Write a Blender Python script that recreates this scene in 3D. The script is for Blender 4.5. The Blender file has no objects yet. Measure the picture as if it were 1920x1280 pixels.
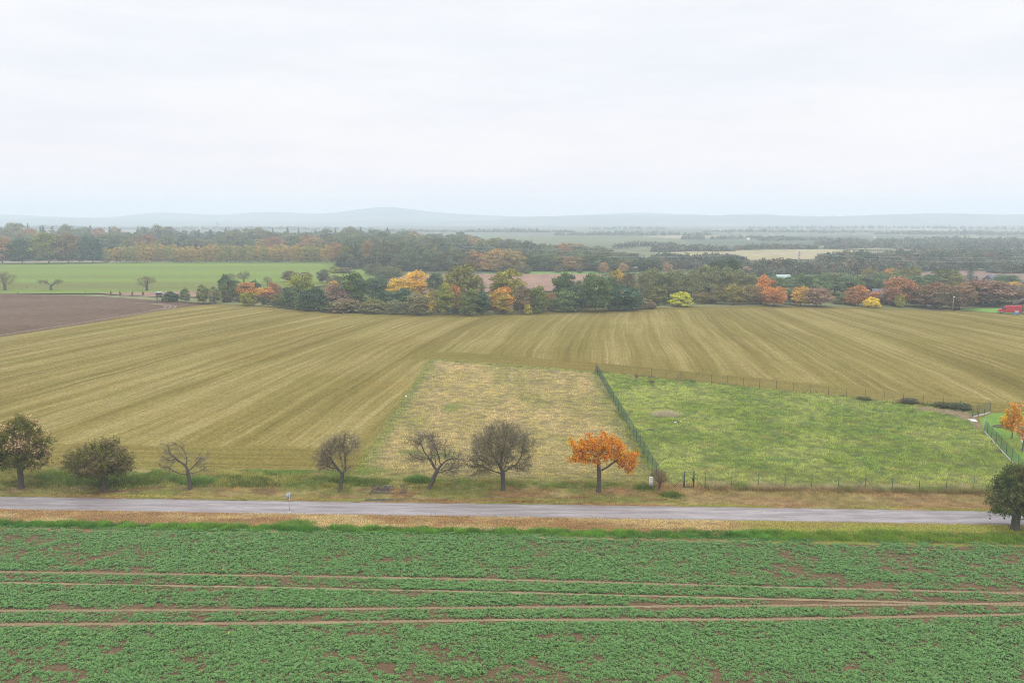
import bpy, math
import numpy as np
rng = np.random.default_rng(11)
sc = bpy.context.scene
col = sc.collection
R = math.radians
# ------------------------------------------------------------------ camera geometry (metres; the drone hovers 26 m up)
H, F = 26.0, 1493.0
PITCH = math.atan(232 / F)
SP, CP = math.sin(PITCH), math.cos(PITCH)

def gp(x, y, z=0.0):
    """point of the ground (height z) seen at photo position x, y"""
    u, v = (x - 960) / F, (y - 640) / F
    t = (H - z) / (SP + v * CP)
    return u * t, (CP - v * SP) * t

def depth(y):
    return H / (SP + (y - 640) / F * CP)

def height_at(y, d):
    v = (y - 640) / F
    return H - d * (SP + v * CP) / (CP - v * SP)

# ------------------------------------------------------------------ value noise
def _h(ix, iy, s):
    n = (ix.astype(np.int64) * 374761393 + iy.astype(np.int64) * 668265263 + s * 974711) & 0x7fffffff
    n = ((n ^ (n >> 13)) * 1274126177) & 0x7fffffff
    return ((n ^ (n >> 16)) & 0xffff) / 65535.0

def vn(x, y, s=0):
    x = np.asarray(x, float); y = np.asarray(y, float)
    ix, iy = np.floor(x), np.floor(y)
    fx, fy = x - ix, y - iy
    fx, fy = fx * fx * (3 - 2 * fx), fy * fy * (3 - 2 * fy)
    a, b = _h(ix, iy, s), _h(ix + 1, iy, s)
    c, d = _h(ix, iy + 1, s), _h(ix + 1, iy + 1, s)
    return (a * (1 - fx) + b * fx) * (1 - fy) + (c * (1 - fx) + d * fx) * fy

def fbm(x, y, s=0, o=4):
    t, a, w = 0, 1.0, 0
    x = np.asarray(x, float); y = np.asarray(y, float)
    for k in range(o):
        t = t + a * vn(x * 2 ** k, y * 2 ** k, s + k); w += a; a *= .55
    return t / w

def sst(a, b, x):
    t = np.clip((np.asarray(x, float) - a) / (b - a), 0, 1)
    return t * t * (3 - 2 * t)

def mixc(a, b, t):
    t = np.asarray(t)[..., None]
    return np.asarray(a) * (1 - t) + np.asarray(b) * t

# ------------------------------------------------------------------ mesh helpers
def make_mesh(name, V, faces, colr=None, attrs=None, smooth=False):
    V = np.ascontiguousarray(V, dtype=np.float32).reshape(-1, 3)
    if isinstance(faces, np.ndarray):
        faces = [faces]
    faces = [np.asarray(f, dtype=np.int32) for f in faces if len(f)]
    me = bpy.data.meshes.new(name)
    me.vertices.add(len(V)); me.vertices.foreach_set('co', V.ravel())
    loops = np.concatenate([f.ravel() for f in faces])
    starts, k = [], 0
    for f in faces:
        n = f.shape[1]
        starts.append(k + np.arange(len(f), dtype=np.int32) * n); k += f.size
    starts = np.concatenate(starts).astype(np.int32)
    me.loops.add(len(loops)); me.loops.foreach_set('vertex_index', loops.astype(np.int32))
    me.polygons.add(len(starts)); me.polygons.foreach_set('loop_start', starts)
    me.update(calc_edges=True)
    if colr is not None:
        c = np.ones((len(V), 4), np.float32); c[:, :3] = colr
        a = me.color_attributes.new('col', 'FLOAT_COLOR', 'POINT'); a.data.foreach_set('color', c.ravel())
    for k_, v_ in (attrs or {}).items():
        a = me.attributes.new(k_, 'FLOAT', 'POINT'); a.data.foreach_set('value', np.ascontiguousarray(v_, dtype=np.float32).ravel())
    if smooth:
        me.polygons.foreach_set('use_smooth', np.ones(len(starts), bool))
    return me

def obj(name, me, mat=None, parent=None):
    if mat is not None and len(me.materials) == 0:
        me.materials.append(mat)
    o = bpy.data.objects.new(name, me); col.objects.link(o)
    if parent is not None:
        o.parent = parent
    return o

def empty(name, x, y, z=0.0, rz=0.0):
    o = bpy.data.objects.new(name, None); col.objects.link(o)
    o.location = (x, y, z); o.rotation_euler = (0, 0, rz); o.empty_display_size = .3
    return o

def tag(o, label, cat, group=None, kind=None):
    o['label'] = label; o['category'] = cat
    if group: o['group'] = group
    if kind: o['kind'] = kind
    return o

class Box:
    """collects boxes and bars into one mesh"""
    def __init__(s): s.V, s.Q, s.n = [], [], 0
    def add(s, V, Q):
        s.V.append(np.asarray(V, float)); s.Q.append(np.asarray(Q, int) + s.n); s.n += len(V); return s
    def box(s, x0, x1, y0, y1, z0, z1):
        V = [(x, y, z) for z in (z0, z1) for y in (y0, y1) for x in (x0, x1)]
        return s.add(V, [(0, 2, 3, 1), (4, 5, 7, 6), (0, 1, 5, 4), (2, 6, 7, 3), (0, 4, 6, 2), (1, 3, 7, 5)])
    def bar(s, a, b, r, r2=None, n=6):
        a, b = np.asarray(a, float), np.asarray(b, float)
        r2 = r if r2 is None else r2
        d = b - a; d = d / np.linalg.norm(d)
        u = np.cross(d, (0, 0, 1) if abs(d[2]) < .9 else (1, 0, 0)); u /= np.linalg.norm(u); w = np.cross(d, u)
        t = np.arange(n) * 2 * math.pi / n + math.pi / n
        c = np.cos(t)[:, None] * u + np.sin(t)[:, None] * w
        V = np.vstack([a + c * r, b + c * r2, a[None], b[None]])
        Q = [(i, (i + 1) % n, n + (i + 1) % n, n + i) for i in range(n)]
        Q += [((i + 1) % n, i, 2 * n, 2 * n) for i in range(n)] + [(n + i, n + (i + 1) % n, 2 * n + 1, 2 * n + 1) for i in range(n)]
        return s.addq(V, Q)
    def addq(s, V, Q):
        return s.add(V, Q)
    def poly(s, V, Q): return s.add(V, Q)
    def mesh(s, name):
        V = np.vstack(s.V); Q = np.vstack(s.Q)
        tri = Q[:, 2] == Q[:, 3]
        return make_mesh(name, V, [Q[~tri], Q[tri][:, :3]])
    def build(s, name, mat, parent=None):
        return obj(name, s.mesh(name), mat, parent)

def grid(x0, x1, y0, y1, nx, ny):
    X, Y = np.meshgrid(np.linspace(x0, x1, nx), np.linspace(y0, y1, ny))
    i = np.arange((ny - 1) * nx).reshape(ny - 1, nx)[:, :-1].ravel()
    return X.ravel(), Y.ravel(), np.stack([i, i + 1, i + nx + 1, i + nx], 1)

def inside(poly, x, y):
    poly = np.asarray(poly, float); r = np.zeros(np.shape(x), bool)
    for (xa, ya), (xb, yb) in zip(poly, np.roll(poly, -1, 0)):
        if ya == yb: continue
        c = ((ya > y) != (yb > y)) & (x < (xb - xa) * (y - ya) / (yb - ya) + xa)
        r ^= c
    return r

def edge_dist(poly, x, y, closed=True):
    poly = np.asarray(poly, float); best = np.full(np.shape(x), 1e9)
    B = np.roll(poly, -1, 0) if closed else poly[1:]
    for (xa, ya), (xb, yb) in zip(poly, B):
        dx, dy = xb - xa, yb - ya
        t = np.clip(((x - xa) * dx + (y - ya) * dy) / (dx * dx + dy * dy + 1e-9), 0, 1)
        best = np.minimum(best, np.hypot(x - xa - t * dx, y - ya - t * dy))
    return best

def tess(poly, z):
    """flat sheet from an outline on the ground"""
    import mathutils.geometry as mg
    from mathutils import Vector
    P = [Vector((a, b, 0)) for a, b in poly]
    T = np.array(mg.tessellate_polygon([P]))
    V = np.array([(a, b, z) for a, b in poly])
    e1, e2 = V[T[:, 1]] - V[T[:, 0]], V[T[:, 2]] - V[T[:, 0]]
    flip = (e1[:, 0] * e2[:, 1] - e1[:, 1] * e2[:, 0]) < 0
    T[flip] = T[flip][:, ::-1]
    return V, T

# ------------------------------------------------------------------ material helpers
class G:
    def __init__(s, name, world=None):
        if world is None:
            s.m = bpy.data.materials.new(name); s.m.use_nodes = True; s.t = s.m.node_tree
        else:
            s.m = world; s.t = world.node_tree
        s.t.nodes.clear()
    def n(s, typ, props=None, **inp):
        nd = s.t.nodes.new(typ)
        for k, v in (props or {}).items(): setattr(nd, k, v)
        for k, v in inp.items():
            key = k.replace('_', ' ')
            sk = nd.inputs[int(k[1:])] if k[0] == 'i' and k[1:].isdigit() else nd.inputs[key]
            if isinstance(v, bpy.types.NodeSocket): s.t.links.new(v, sk)
            else:
                if sk.type == 'RGBA' and len(v) == 3: v = (*v, 1)
                sk.default_value = v
        return nd
    def math(s, op, a, b=0.0, c=None):
        kw = dict(i0=a, i1=b)
        if c is not None: kw['i2'] = c
        return s.n('ShaderNodeMath', {'operation': op}, **kw).outputs[0]
    def mix(s, f, a, b, mode='MIX'):
        nd = s.t.nodes.new('ShaderNodeMix'); nd.data_type = 'RGBA'; nd.blend_type = mode
        for k, v in ((0, f), (6, a), (7, b)):
            sk = nd.inputs[k]
            if isinstance(v, bpy.types.NodeSocket): s.t.links.new(v, sk)
            else: sk.default_value = (*v, 1) if k and len(v) == 3 else v
        return nd.outputs[2]
    def ramp(s, f, stops, interp='LINEAR'):
        nd = s.t.nodes.new('ShaderNodeValToRGB'); cr = nd.color_ramp; cr.interpolation = interp
        while len(cr.elements) < len(stops): cr.elements.new(.5)
        for e, (p_, c) in zip(cr.elements, stops):
            e.position = p_; e.color = (*c, 1) if not np.isscalar(c) else (c, c, c, 1)
        s.t.links.new(f, nd.inputs[0]); return nd.outputs[0]
    def map(s, v, a, b, c=0.0, d=1.0):
        return s.n('ShaderNodeMapRange', None, Value=v, From_Min=a, From_Max=b, To_Min=c, To_Max=d).outputs[0]
    def attr(s, name, typ='GEOMETRY', out='Color'):
        nd = s.n('ShaderNodeAttribute', {'attribute_type': typ, 'attribute_name': name}); return nd.outputs[out]
    def pos(s): return s.n('ShaderNodeNewGeometry').outputs['Position']
    def noise(s, vec, scale, detail=3.0, rough=.55, out='Fac'):
        return s.n('ShaderNodeTexNoise', None, Vector=vec, Scale=scale, Detail=detail, Roughness=rough).outputs[out]
    def stretch(s, vec, sx, sy, sz=1.0, rz=0.0):
        return s.n('ShaderNodeMapping', None, Vector=vec, Scale=(sx, sy, sz), Rotation=(0, 0, rz)).outputs[0]
    def out(s, shader, disp=None):
        o = s.t.nodes.new('ShaderNodeOutputMaterial'); s.t.links.new(shader, o.inputs['Surface']); return s.m
    def diffuse(s, c, rough=.9, spec=.2, normal=None):
        kw = dict(Base_Color=c, Roughness=rough)
        kw['Specular_IOR_Level'] = spec
        if normal is not None: kw['Normal'] = normal
        return s.n('ShaderNodeBsdfPrincipled', None, **kw).outputs[0]
    def bump(s, h, strength=.5, dist=.1):
        return s.n('ShaderNodeBump', None, Height=h, Strength=strength, Distance=dist).outputs[0]

def plain(name, c, rough=.6, spec=.4, var=.25, scale=6.0, metal=0.0):
    g = G(name)
    n = g.noise(g.n('ShaderNodeTexCoord').outputs['Object'], scale, 4)
    cc = g.mix(n, tuple(k * (1 - var) for k in c), tuple(min(1, k * (1 + var)) for k in c))
    b = g.n('ShaderNodeBsdfPrincipled', None, Base_Color=cc, Roughness=rough, Metallic=metal, Specular_IOR_Level=spec)
    return g.out(b.outputs[0])

def leafmat(name, trans=.3, spec=0.0):
    """leaf surface: point colour of each leaf (attribute col)"""
    g = G(name)
    c = g.attr('col')
    sh = g.n('ShaderNodeMixShader', None, Fac=trans, i1=g.n('ShaderNodeBsdfDiffuse', None, Color=c).outputs[0],
             i2=g.n('ShaderNodeBsdfTranslucent', None, Color=c).outputs[0]).outputs[0]
    return g.out(sh)

def crownmat(name, trans=.3):
    """crowns that share meshes: own colour and second tint per object, mixed by each leaf's stored numbers"""
    g = G(name)
    s = g.n('ShaderNodeSeparateColor', None, Color=g.attr('col'))
    oc = g.n('ShaderNodeObjectInfo').outputs['Color']
    c = g.mix(s.outputs[1], oc, g.attr('tint', 'OBJECT'))
    c = g.mix(1.0, c, g.ramp(s.outputs[0], [(0, .9), (1, 2.05)]), 'MULTIPLY')
    sh = g.n('ShaderNodeMixShader', None, Fac=trans, i1=g.n('ShaderNodeBsdfDiffuse', None, Color=c).outputs[0],
             i2=g.n('ShaderNodeBsdfTranslucent', None, Color=c).outputs[0]).outputs[0]
    return g.out(sh)

def barkmat(name, a, b):
    g = G(name)
    co = g.n('ShaderNodeTexCoord').outputs['Object']
    n = g.noise(g.stretch(co, 9, 9, 2.2), 1.6, 5, .65)
    h = g.noise(g.stretch(co, 22, 22, 4), 1.5, 3)
    c = g.mix(n, a, b)
    return g.out(g.diffuse(c, .95, .1, g.bump(h, .6, .04)))

# ------------------------------------------------------------------ leaf clouds, twigs, branches
def unit(v): return v / (np.linalg.norm(v, axis=-1, keepdims=True) + 1e-9)

def leaf_quads(P, size, N=None, aspect=.75, r=rng):
    n = len(P)
    if N is None: N = unit(r.normal(size=(n, 3)))
    A = unit(np.cross(N, unit(r.normal(size=(n, 3)))))
    B = np.cross(N, A)
    s = np.broadcast_to(np.asarray(size, float), (n,))[:, None]
    k = (r.random((n, 1)) - .5) * .5
    V = np.stack([P - A * s * .5, P - B * s * aspect * .5 + N * s * k * .4, P + A * s * .5, P + B * s * aspect * .5 + N * s * k * .4], 1)
    return V.reshape(-1, 3), np.arange(4 * n).reshape(n, 4)

def sticks(A, B, ra, rb, sides=3):
    """tapered straight prisms from points A to points B"""
    n = len(A)
    d = unit(B - A)
    ref = np.where(np.abs(d[:, 2:3]) < .9, np.array([[0, 0, 1.]]), np.array([[1., 0, 0]]))
    u = unit(np.cross(d, ref)); w = np.cross(d, u)
    t = np.arange(sides) * 2 * math.pi / sides
    c = np.cos(t)[None, :, None] * u[:, None] + np.sin(t)[None, :, None] * w[:, None]
    ra = np.broadcast_to(np.asarray(ra, float), (n,))[:, None, None]; rb = np.broadcast_to(np.asarray(rb, float), (n,))[:, None, None]
    V = np.concatenate([A[:, None] + c * ra, B[:, None] + c * rb], 1)
    base = (np.arange(n) * 2 * sides)[:, None]
    Q = [np.stack([base[:, 0] + i, base[:, 0] + (i + 1) % sides, base[:, 0] + sides + (i + 1) % sides, base[:, 0] + sides + i], 1) for i in range(sides)]
    return V.reshape(-1, 3), np.concatenate(Q)

def colonize(att, trunk, step=.24, infl=2.2, kill=.42, iters=140, r=rng, jit=.35, droop=0.0):
    P = [np.asarray(trunk[0], float)]; par = [-1]
    for a, b in zip(trunk[:-1], trunk[1:]):
        a, b = np.asarray(a, float), np.asarray(b, float)
        m = max(1, int(np.linalg.norm(b - a) / step))
        for k in range(1, m + 1):
            par.append(len(P) - 1); P.append(a + (b - a) * k / m)
    att = np.asarray(att, float)
    X = np.array(P)
    D = np.linalg.norm(att[:, None] - X[None], axis=2)
    idx = D.argmin(1); dist = D.min(1)
    for it in range(iters):
        if len(att) == 0: break
        act = dist < max(infl, dist.min() + .05)
        v = unit(att[act] - X[idx[act]])
        S = np.zeros_like(X); np.add.at(S, idx[act], v)
        grow = np.unique(idx[act])
        g = unit(S[grow] + jit * r.normal(size=(len(grow), 3)) + np.array([0, 0, -droop]))
        new = X[grow] + g * step
        dn = np.linalg.norm(new[:, None] - X[None], axis=2).min(1)
        ok = dn > step * .45
        bad = grow[~ok]
        if len(bad):
            keep = ~np.isin(idx, bad) | (r.random(len(idx)) < .5)
            att, idx, dist = att[keep], idx[keep], dist[keep]
        new, src = new[ok], grow[ok]
        if len(new) == 0:
            if it > iters * .8: break
            continue
        base = len(X)
        X = np.vstack([X, new]); par += list(src)
        D = np.linalg.norm(att[:, None] - new[None], axis=2)
        dm = D.min(1); b = dm < dist
        idx[b] = base + D.argmin(1)[b]; dist[b] = dm[b]
        keep = dist > kill
        att, idx, dist = att[keep], idx[keep], dist[keep]
    return X, np.array(par)

def pipe(X, par, r0, rtrunk, e=2.2):
    n = len(X); Rr = np.zeros(n); acc = np.zeros(n); main = np.full(n, -1)
    best = np.zeros(n)
    for i in range(n - 1, -1, -1):
        Rr[i] = max(r0, acc[i] ** (1 / e)) if acc[i] > 0 else r0
        if par[i] >= 0:
            acc[par[i]] += Rr[i] ** e
            if Rr[i] > best[par[i]]: best[par[i]] = Rr[i]; main[par[i]] = i
    k = (Rr - r0) / max(1e-6, Rr[0] - r0)
    Rr = r0 + (rtrunk - r0) * k ** 1.3
    Rr[0] *= 1.35
    if n > 2: Rr[1] *= 1.12
    return Rr, main

def limbs(X, par, Rr, main, sides=7):
    """swept branch surface: a child that carries on its parent's limb shares its ring"""
    n = len(X)
    d = np.zeros_like(X); d[1:] = unit(X[1:] - X[par[1:]]); d[0] = (0, 0, 1)
    ref = np.array([.31, .95, .02])
    u = unit(np.cross(d, ref)); w = np.cross(d, u)
    t = np.arange(sides) * 2 * math.pi / sides
    ring = np.cos(t)[None, :, None] * u[:, None] + np.sin(t)[None, :, None] * w[:, None]
    V = [X[:, None] + ring * Rr[:, None, None]]
    V = V[0].reshape(-1, 3)
    Q, extra, ne = [], [], n * sides
    for i in range(1, n):
        p_ = par[i]
        if main[p_] == i or p_ == 0:
            a = p_ * sides
        else:
            extra.append(X[p_] + ring[i] * min(Rr[i] * 1.15, Rr[p_])); a = ne; ne += sides
        b = i * sides
        for k in range(sides):
            Q.append((a + k, a + (k + 1) % sides, b + (k + 1) % sides, b + k))
    if extra: V = np.vstack([V] + extra)
    return V, np.array(Q)

def ellips(parts, n, r=rng, shell=.35):
    """random points in a union of ellipsoids (cx, cy, cz, rx, ry, rz)"""
    parts = np.asarray(parts, float)
    vol = parts[:, 3] * parts[:, 4] * parts[:, 5]
    k = r.choice(len(parts), n, p=vol / vol.sum())
    d = unit(r.normal(size=(n, 3))); rad = (shell + (1 - shell) * r.random(n)) ** (1 / 2.2)
    return parts[k, :3] + d * rad[:, None] * parts[k, 3:]

def twigs(X, par, Rr, thr, per, length, r0, r=rng, up=.25, spread=.8, droop=0.0):
    """fine twigs of two pieces each on the thin branches: returns stick ends and the twig tips"""
    ids = np.where((Rr < thr) & (par >= 0))[0]
    ids = np.repeat(ids, per)
    d = unit(X[ids] - X[par[ids]])
    c = X[Rr < thr].mean(0)
    o = unit(X[ids] - c)
    g = unit(d * .6 + o * .35 + spread * r.normal(size=d.shape) + np.array([0, 0, up]))
    L = length * (.5 + r.random((len(ids), 1)))
    a = X[ids] - d * r.random((len(ids), 1)) * .15
    m = a + g * L * .5
    g2 = unit(g + .45 * r.normal(size=g.shape) + np.array([0, 0, -droop]))
    b = m + g2 * L * .5
    V1, Q1 = sticks(a, m, r0, r0 * .75); V2, Q2 = sticks(m, b, r0 * .75, r0 * .4)
    return np.vstack([V1, V2]), np.vstack([Q1, Q2 + len(V1)]), a, m, b
# ------------------------------------------------------------------ camera, light, sky, haze
cam = bpy.data.cameras.new('camera'); co = bpy.data.objects.new('camera', cam); col.objects.link(co)
cam.sensor_width = 36; cam.lens = F * 36 / 1920; cam.clip_end = 9000; cam.clip_start = .5
co.location = (0, 0, H); co.rotation_euler = (math.pi / 2 - PITCH, 0, 0)
sc.camera = co
SUN_EL, SUN_AZ = R(48), R(-150)
sl = bpy.data.lights.new('sun', 'SUN'); sl.energy = 0.6; sl.angle = R(35); sl.color = (1, .96, .9)
so = bpy.data.objects.new('sun', sl); col.objects.link(so); so.location = (-60, -60, 120)
so.rotation_euler = (math.pi / 2 - SUN_EL, 0, SUN_AZ + math.pi)
w = bpy.data.worlds.new('World'); sc.world = w; w.use_nodes = True
g = G('', w)
sky = g.n('ShaderNodeTexSky', {'sky_type': 'NISHITA', 'sun_disc': False, 'sun_elevation': SUN_EL, 'sun_rotation': SUN_AZ, 'air_density': 1.0, 'dust_density': 3.0})
dv = g.n('ShaderNodeTexCoord').outputs['Generated']
dz = g.n('ShaderNodeSeparateXYZ', None, Vector=dv).outputs[2]
base = g.ramp(dz, [(0.0, .985), (.05, .975), (.12, .97), (.26, .975), (.5, 1.0), (1.0, 1.0)])
lum = g.math('MULTIPLY', g.map(dz, .27, 1.0, 1.0, 2.8), base)
# flat stratus: soft streaks, longer sideways than upwards
cl = g.noise(g.stretch(dv, 2.4, 2.4, 11.0), 1.5, 5, .55)
cl2 = g.noise(g.stretch(dv, 6, 6, 40.0), 1.2, 4, .5)
lum = g.math('MULTIPLY', lum, g.math('MULTIPLY', g.map(cl, .3, .7, .962, 1.03), g.map(cl2, .3, .7, .985, 1.012)))
tone = g.mix(g.map(cl, .35, .65), (.975, 1.0, 1.06), (1.0, 1.0, 1.02))
tone = g.mix(g.map(dz, .0, .16, 1, 0), tone, g.mix(1.0, tone, (1.11, 1.01, .975), 'MULTIPLY'))
cloud = g.n('ShaderNodeVectorMath', {'operation': 'SCALE'}, Vector=tone)
g.t.links.new(g.math('MULTIPLY', lum, 10.0), cloud.inputs['Scale'])
skyc = g.mix(.97, sky.outputs[0], cloud.outputs[0])
bg = g.n('ShaderNodeBackground', None, Color=skyc, Strength=.1)
wo = g.t.nodes.new('ShaderNodeOutputWorld'); g.t.links.new(bg.outputs[0], wo.inputs[0])

HAZE = .0005
hb = Box().box(-3600, 3600, -70, 4100, -1.4, 90)
ho = hb.build('haze', None)
hm = bpy.data.materials.new('haze'); hm.use_nodes = True; hm.node_tree.nodes.clear()
pv = hm.node_tree.nodes.new('ShaderNodeVolumePrincipled'); hout = hm.node_tree.nodes.new('ShaderNodeOutputMaterial')
pv.inputs['Color'].default_value = (.785, .885, 1.0, 1); pv.inputs['Density'].default_value = HAZE; pv.inputs['Anisotropy'].default_value = 0.0
hm.node_tree.links.new(pv.outputs[0], hout.inputs['Volume']); ho.data.materials.append(hm)
tag(ho, 'pale blue autumn haze lying over the whole countryside', 'haze', kind='stuff')
ho.display_type = 'WIRE'

sc.view_settings.view_transform = 'Standard'; sc.view_settings.look = 'None'
sc.view_settings.exposure = 0.0; sc.view_settings.gamma = 1.0
sc.render.engine = 'CYCLES'
cy = sc.cycles
cy.max_bounces = 7; cy.diffuse_bounces = 2; cy.glossy_bounces = 2; cy.transmission_bounces = 3; cy.volume_bounces = 5; cy.transparent_max_bounces = 6
cy.use_adaptive_sampling = False
cy.use_denoising = True; cy.denoiser = "OPENIMAGEDENOISE"; cy.denoising_input_passes = "RGB_ALBEDO_NORMAL"; cy.denoising_prefilter = "NONE"; cy.filter_width = 1.0
cy.caustics_reflective = cy.caustics_refractive = False
cy.sample_clamp_indirect = 4.0

# ------------------------------------------------------------------ ground materials
def ground_mat(name, a, b, scale, detail=5, fine=None, bump=.0, stretch=None):
    g = G(name); p = g.pos()
    v = g.stretch(p, *stretch) if stretch else p
    c = g.mix(g.map(g.noise(v, scale, detail, .6), .3, .7), a, b)
    h = g.noise(p, scale * 9, 4, .7)
    c = g.mix(1.0, c, g.ramp(h, [(.25, .62), (.75, 1.35)]), 'MULTIPLY')
    return g.out(g.diffuse(c, .95, .1, g.bump(h, bump, .12) if bump else None))

def vcol_mat(name, fine=7.0, lo=.6, hi=1.4, bump=.4, stretch=(1, 1)):
    """ground whose broad colours are stored per point (soil, straw, moss; on plot and meadow also painted tuft shade), with fine grain on top"""
    g = G(name); p = g.stretch(g.pos(), *stretch)
    h = g.noise(p, fine, 5, .7)
    c = g.mix(1.0, g.attr('col'), g.ramp(h, [(.28, lo), (.72, hi)]), 'MULTIPLY')
    return g.out(g.diffuse(c, .95, .1, g.bump(h, bump, .15)))

def sheet(name, px, z, mat, label, cat='field'):
    V, T = tess([gp(*q) for q in px], z)
    o = obj(name, make_mesh(name, V, T), mat)
    return tag(o, label, cat, kind='structure')

# base ground: patchwork plain out to the hills
g = G('plain'); p = g.pos()
vo = g.n('ShaderNodeTexVoronoi', None, Vector=g.stretch(p, 1.0, .55), Scale=.0042)
n1 = g.noise(p, .02, 5)
fc = g.ramp(g.n('ShaderNodeSeparateColor', None, Color=vo.outputs['Color']).outputs[0],
            [(0, (.10, .12, .075)), (.3, (.14, .15, .085)), (.5, (.20, .18, .12)), (.7, (.13, .16, .085)), (.9, (.27, .24, .16))], 'CONSTANT')
fc = g.mix(1.0, fc, g.ramp(n1, [(.25, .75), (.75, 1.25)]), 'MULTIPLY')
near = g.map(g.n('ShaderNodeSeparateXYZ', None, Vector=p).outputs[1], 300, 480)
nc = g.mix(g.map(g.noise(p, .5, 6, .65), .35, .65), (.13, .12, .055), (.07, .085, .03))
M_PLAIN = g.out(g.diffuse(g.mix(near, nc, fc), 1.0, 0.0))
X, Y, Q = grid(-3550, 3550, -50, 4080, 70, 50)
tag(obj('ground', make_mesh('ground', np.stack([X, Y, np.full_like(X, -.35)], 1), Q), M_PLAIN), 'wide hazy plain of small fields and woods', 'ground', kind='structure')

# ------------------------------------------------------------------ stubble field with drill rows
FAR = [(-900, 600), (-300, 600), (0, 600), (340, 574), (400, 570.5), (470, 572), (560, 582), (640, 586.5), (720, 589), (800, 590.5), (900, 590), (1000, 586),
       (1100, 581), (1240, 577), (1320, 574), (1440, 573.5), (1600, 576.5), (1780, 581.5), (1920, 587), (2400, 592)]
fx, fd = np.array([gp(*q) for q in FAR]).T
RC = [-8.62723562, -3.47877181, -1.6039836, 5.28171043, 2.32158496, -0.10302695, 1.92902465]
def rowcoord(x, d):
    e = (d - 160) / 60; X = x / 60
    return x + RC[0] * e + RC[1] * e * e + RC[2] * e ** 3 + RC[3] * X * e + RC[4] * X * e * e + RC[5] * X * X * e + RC[6] * X * X * e * e
PLOT = [gp(808, 674), gp(1118, 698), (14.3, 74.7), (-16.2, 75.9)]
MEADOW = [gp(1118, 698), gp(1330, 719), gp(1586, 745), gp(1768, 764), gp(1822, 772), gp(1840, 800), gp(1850, 815), gp(1912, 885), (48.5, 73.2), (14.3, 74.7)]
xs = np.linspace(-230, 230, 330); ts = np.linspace(0, 1, 120)
XX, TT = np.meshgrid(xs, ts)
q0 = 75.5 - .043 * XX
DD = q0 + TT * (np.interp(XX, fx, fd) - q0)
nx = len(xs); i = np.arange((len(ts) - 1) * nx).reshape(-1, nx)[:, :-1].ravel()
Q = np.stack([i, i + 1, i + nx + 1, i + nx], 1)
x, d = XX.ravel(), DD.ravel()
r = rowcoord(x, d)
hl_top = edge_dist([gp(830, 674), gp(1118, 698), gp(1768, 764), gp(1850, 772), gp(2500, 830)], x, d, False)
hl_road = np.abs(d - (77.0 - .043 * x))
hl_far = np.interp(x, fx, fd) - d
above = d > np.interp(x, [-15, 14, 64, 120], [145.4, 133, 104, 100])
w1 = np.where((x > -20) & above, 1 - sst(7.5, 9.5, hl_top), 0)
w2 = np.where(x < -16, 1 - sst(8.5, 12.5, hl_road), 0)
w3 = 1 - sst(4.5, 7.0, hl_far)
head = np.clip(np.maximum.reduce([w1, w2, w3]), 0, 1)
hd = np.where(w1 >= np.maximum(w2, w3), hl_top, np.where(w2 >= w3, hl_road, hl_far))
me = make_mesh('stubble_field', np.stack([x, d, np.full_like(x, 0.0)], 1), Q, attrs=dict(row=r, along=d, head=head, hd=hd, lat=x), smooth=True)
g = G('stubble')
a_r, a_d, a_h, a_hd, a_x = [g.attr(k, out='Fac') for k in ('row', 'along', 'head', 'hd', 'lat')]
cc = lambda *k: g.n('ShaderNodeCombineXYZ', None, X=k[0], Y=k[1]).outputs[0]
wob = g.math('MULTIPLY', g.math('SUBTRACT', g.noise(g.pos(), .05, 3), .5), 2.5)
r_w = g.math('ADD', a_r, wob)
broad = g.noise(cc(g.math('MULTIPLY', r_w, .16), g.math('MULTIPLY', a_d, .004)), 1.0, 2, .5)
mid = g.noise(cc(g.math('MULTIPLY', r_w, .62), g.math('MULTIPLY', a_d, .012)), 1.0, 3, .6)
fine = g.noise(cc(g.math('MULTIPLY', r_w, 2.6), g.math('MULTIPLY', a_d, .035)), 1.0, 3, .65)
rows = g.math('ADD', g.math('ADD', g.math('MULTIPLY', broad, .40), g.math('MULTIPLY', mid, .38)), g.math('MULTIPLY', fine, .30))
hfine = g.noise(cc(g.math('MULTIPLY', a_hd, 1.3), g.math('MULTIPLY', a_x, .02)), 1.0, 4, .65)
hb_ = g.math('ADD', g.math('MULTIPLY', hfine, .42), .29)
edge = g.map(g.math('ADD', a_h, g.math('MULTIPLY', g.math('SUBTRACT', g.noise(g.pos(), .35, 4), .5), 1.1)), .35, .65)
val = g.n('ShaderNodeMix', {'data_type': 'FLOAT'}, Factor=edge, i2=rows, i3=hb_).outputs[0]
patch = g.noise(g.pos(), .028, 4, .6)
val = g.math('ADD', val, g.math('MULTIPLY', g.math('SUBTRACT', patch, .5), .22))
c = g.ramp(val, [(.33, (.088, .068, .017)), (.44, (.130, .104, .027)), (.535, (.170, .137, .040)), (.645, (.242, .197, .076))])
fr = g.math('FRACT', g.math('MULTIPLY', r_w, 1 / 13.5))
def tl(c0): return g.map(g.math('ABSOLUTE', g.math('SUBTRACT', fr, c0)), .006, .020, 1, 0)
tl_ = g.math('MULTIPLY', g.math('MAXIMUM', tl(.42), tl(.56)), g.math('MULTIPLY', g.map(g.noise(g.pos(), .02, 3), .45, .6), g.math('SUBTRACT', 1.0, edge)))
c = g.mix(g.math('MULTIPLY', tl_, .6), c, (.30, .245, .12))
grn = g.map(g.noise(g.pos(), .045, 5, .62), .52, .72, 0, .35)
c = g.mix(grn, c, g.mix(1.0, c, (.82, 1.0, .62), 'MULTIPLY'))
red = g.map(g.noise(g.stretch(g.pos(), .6, 1.1), .05, 4, .6), .56, .74, 0, .45)
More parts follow.
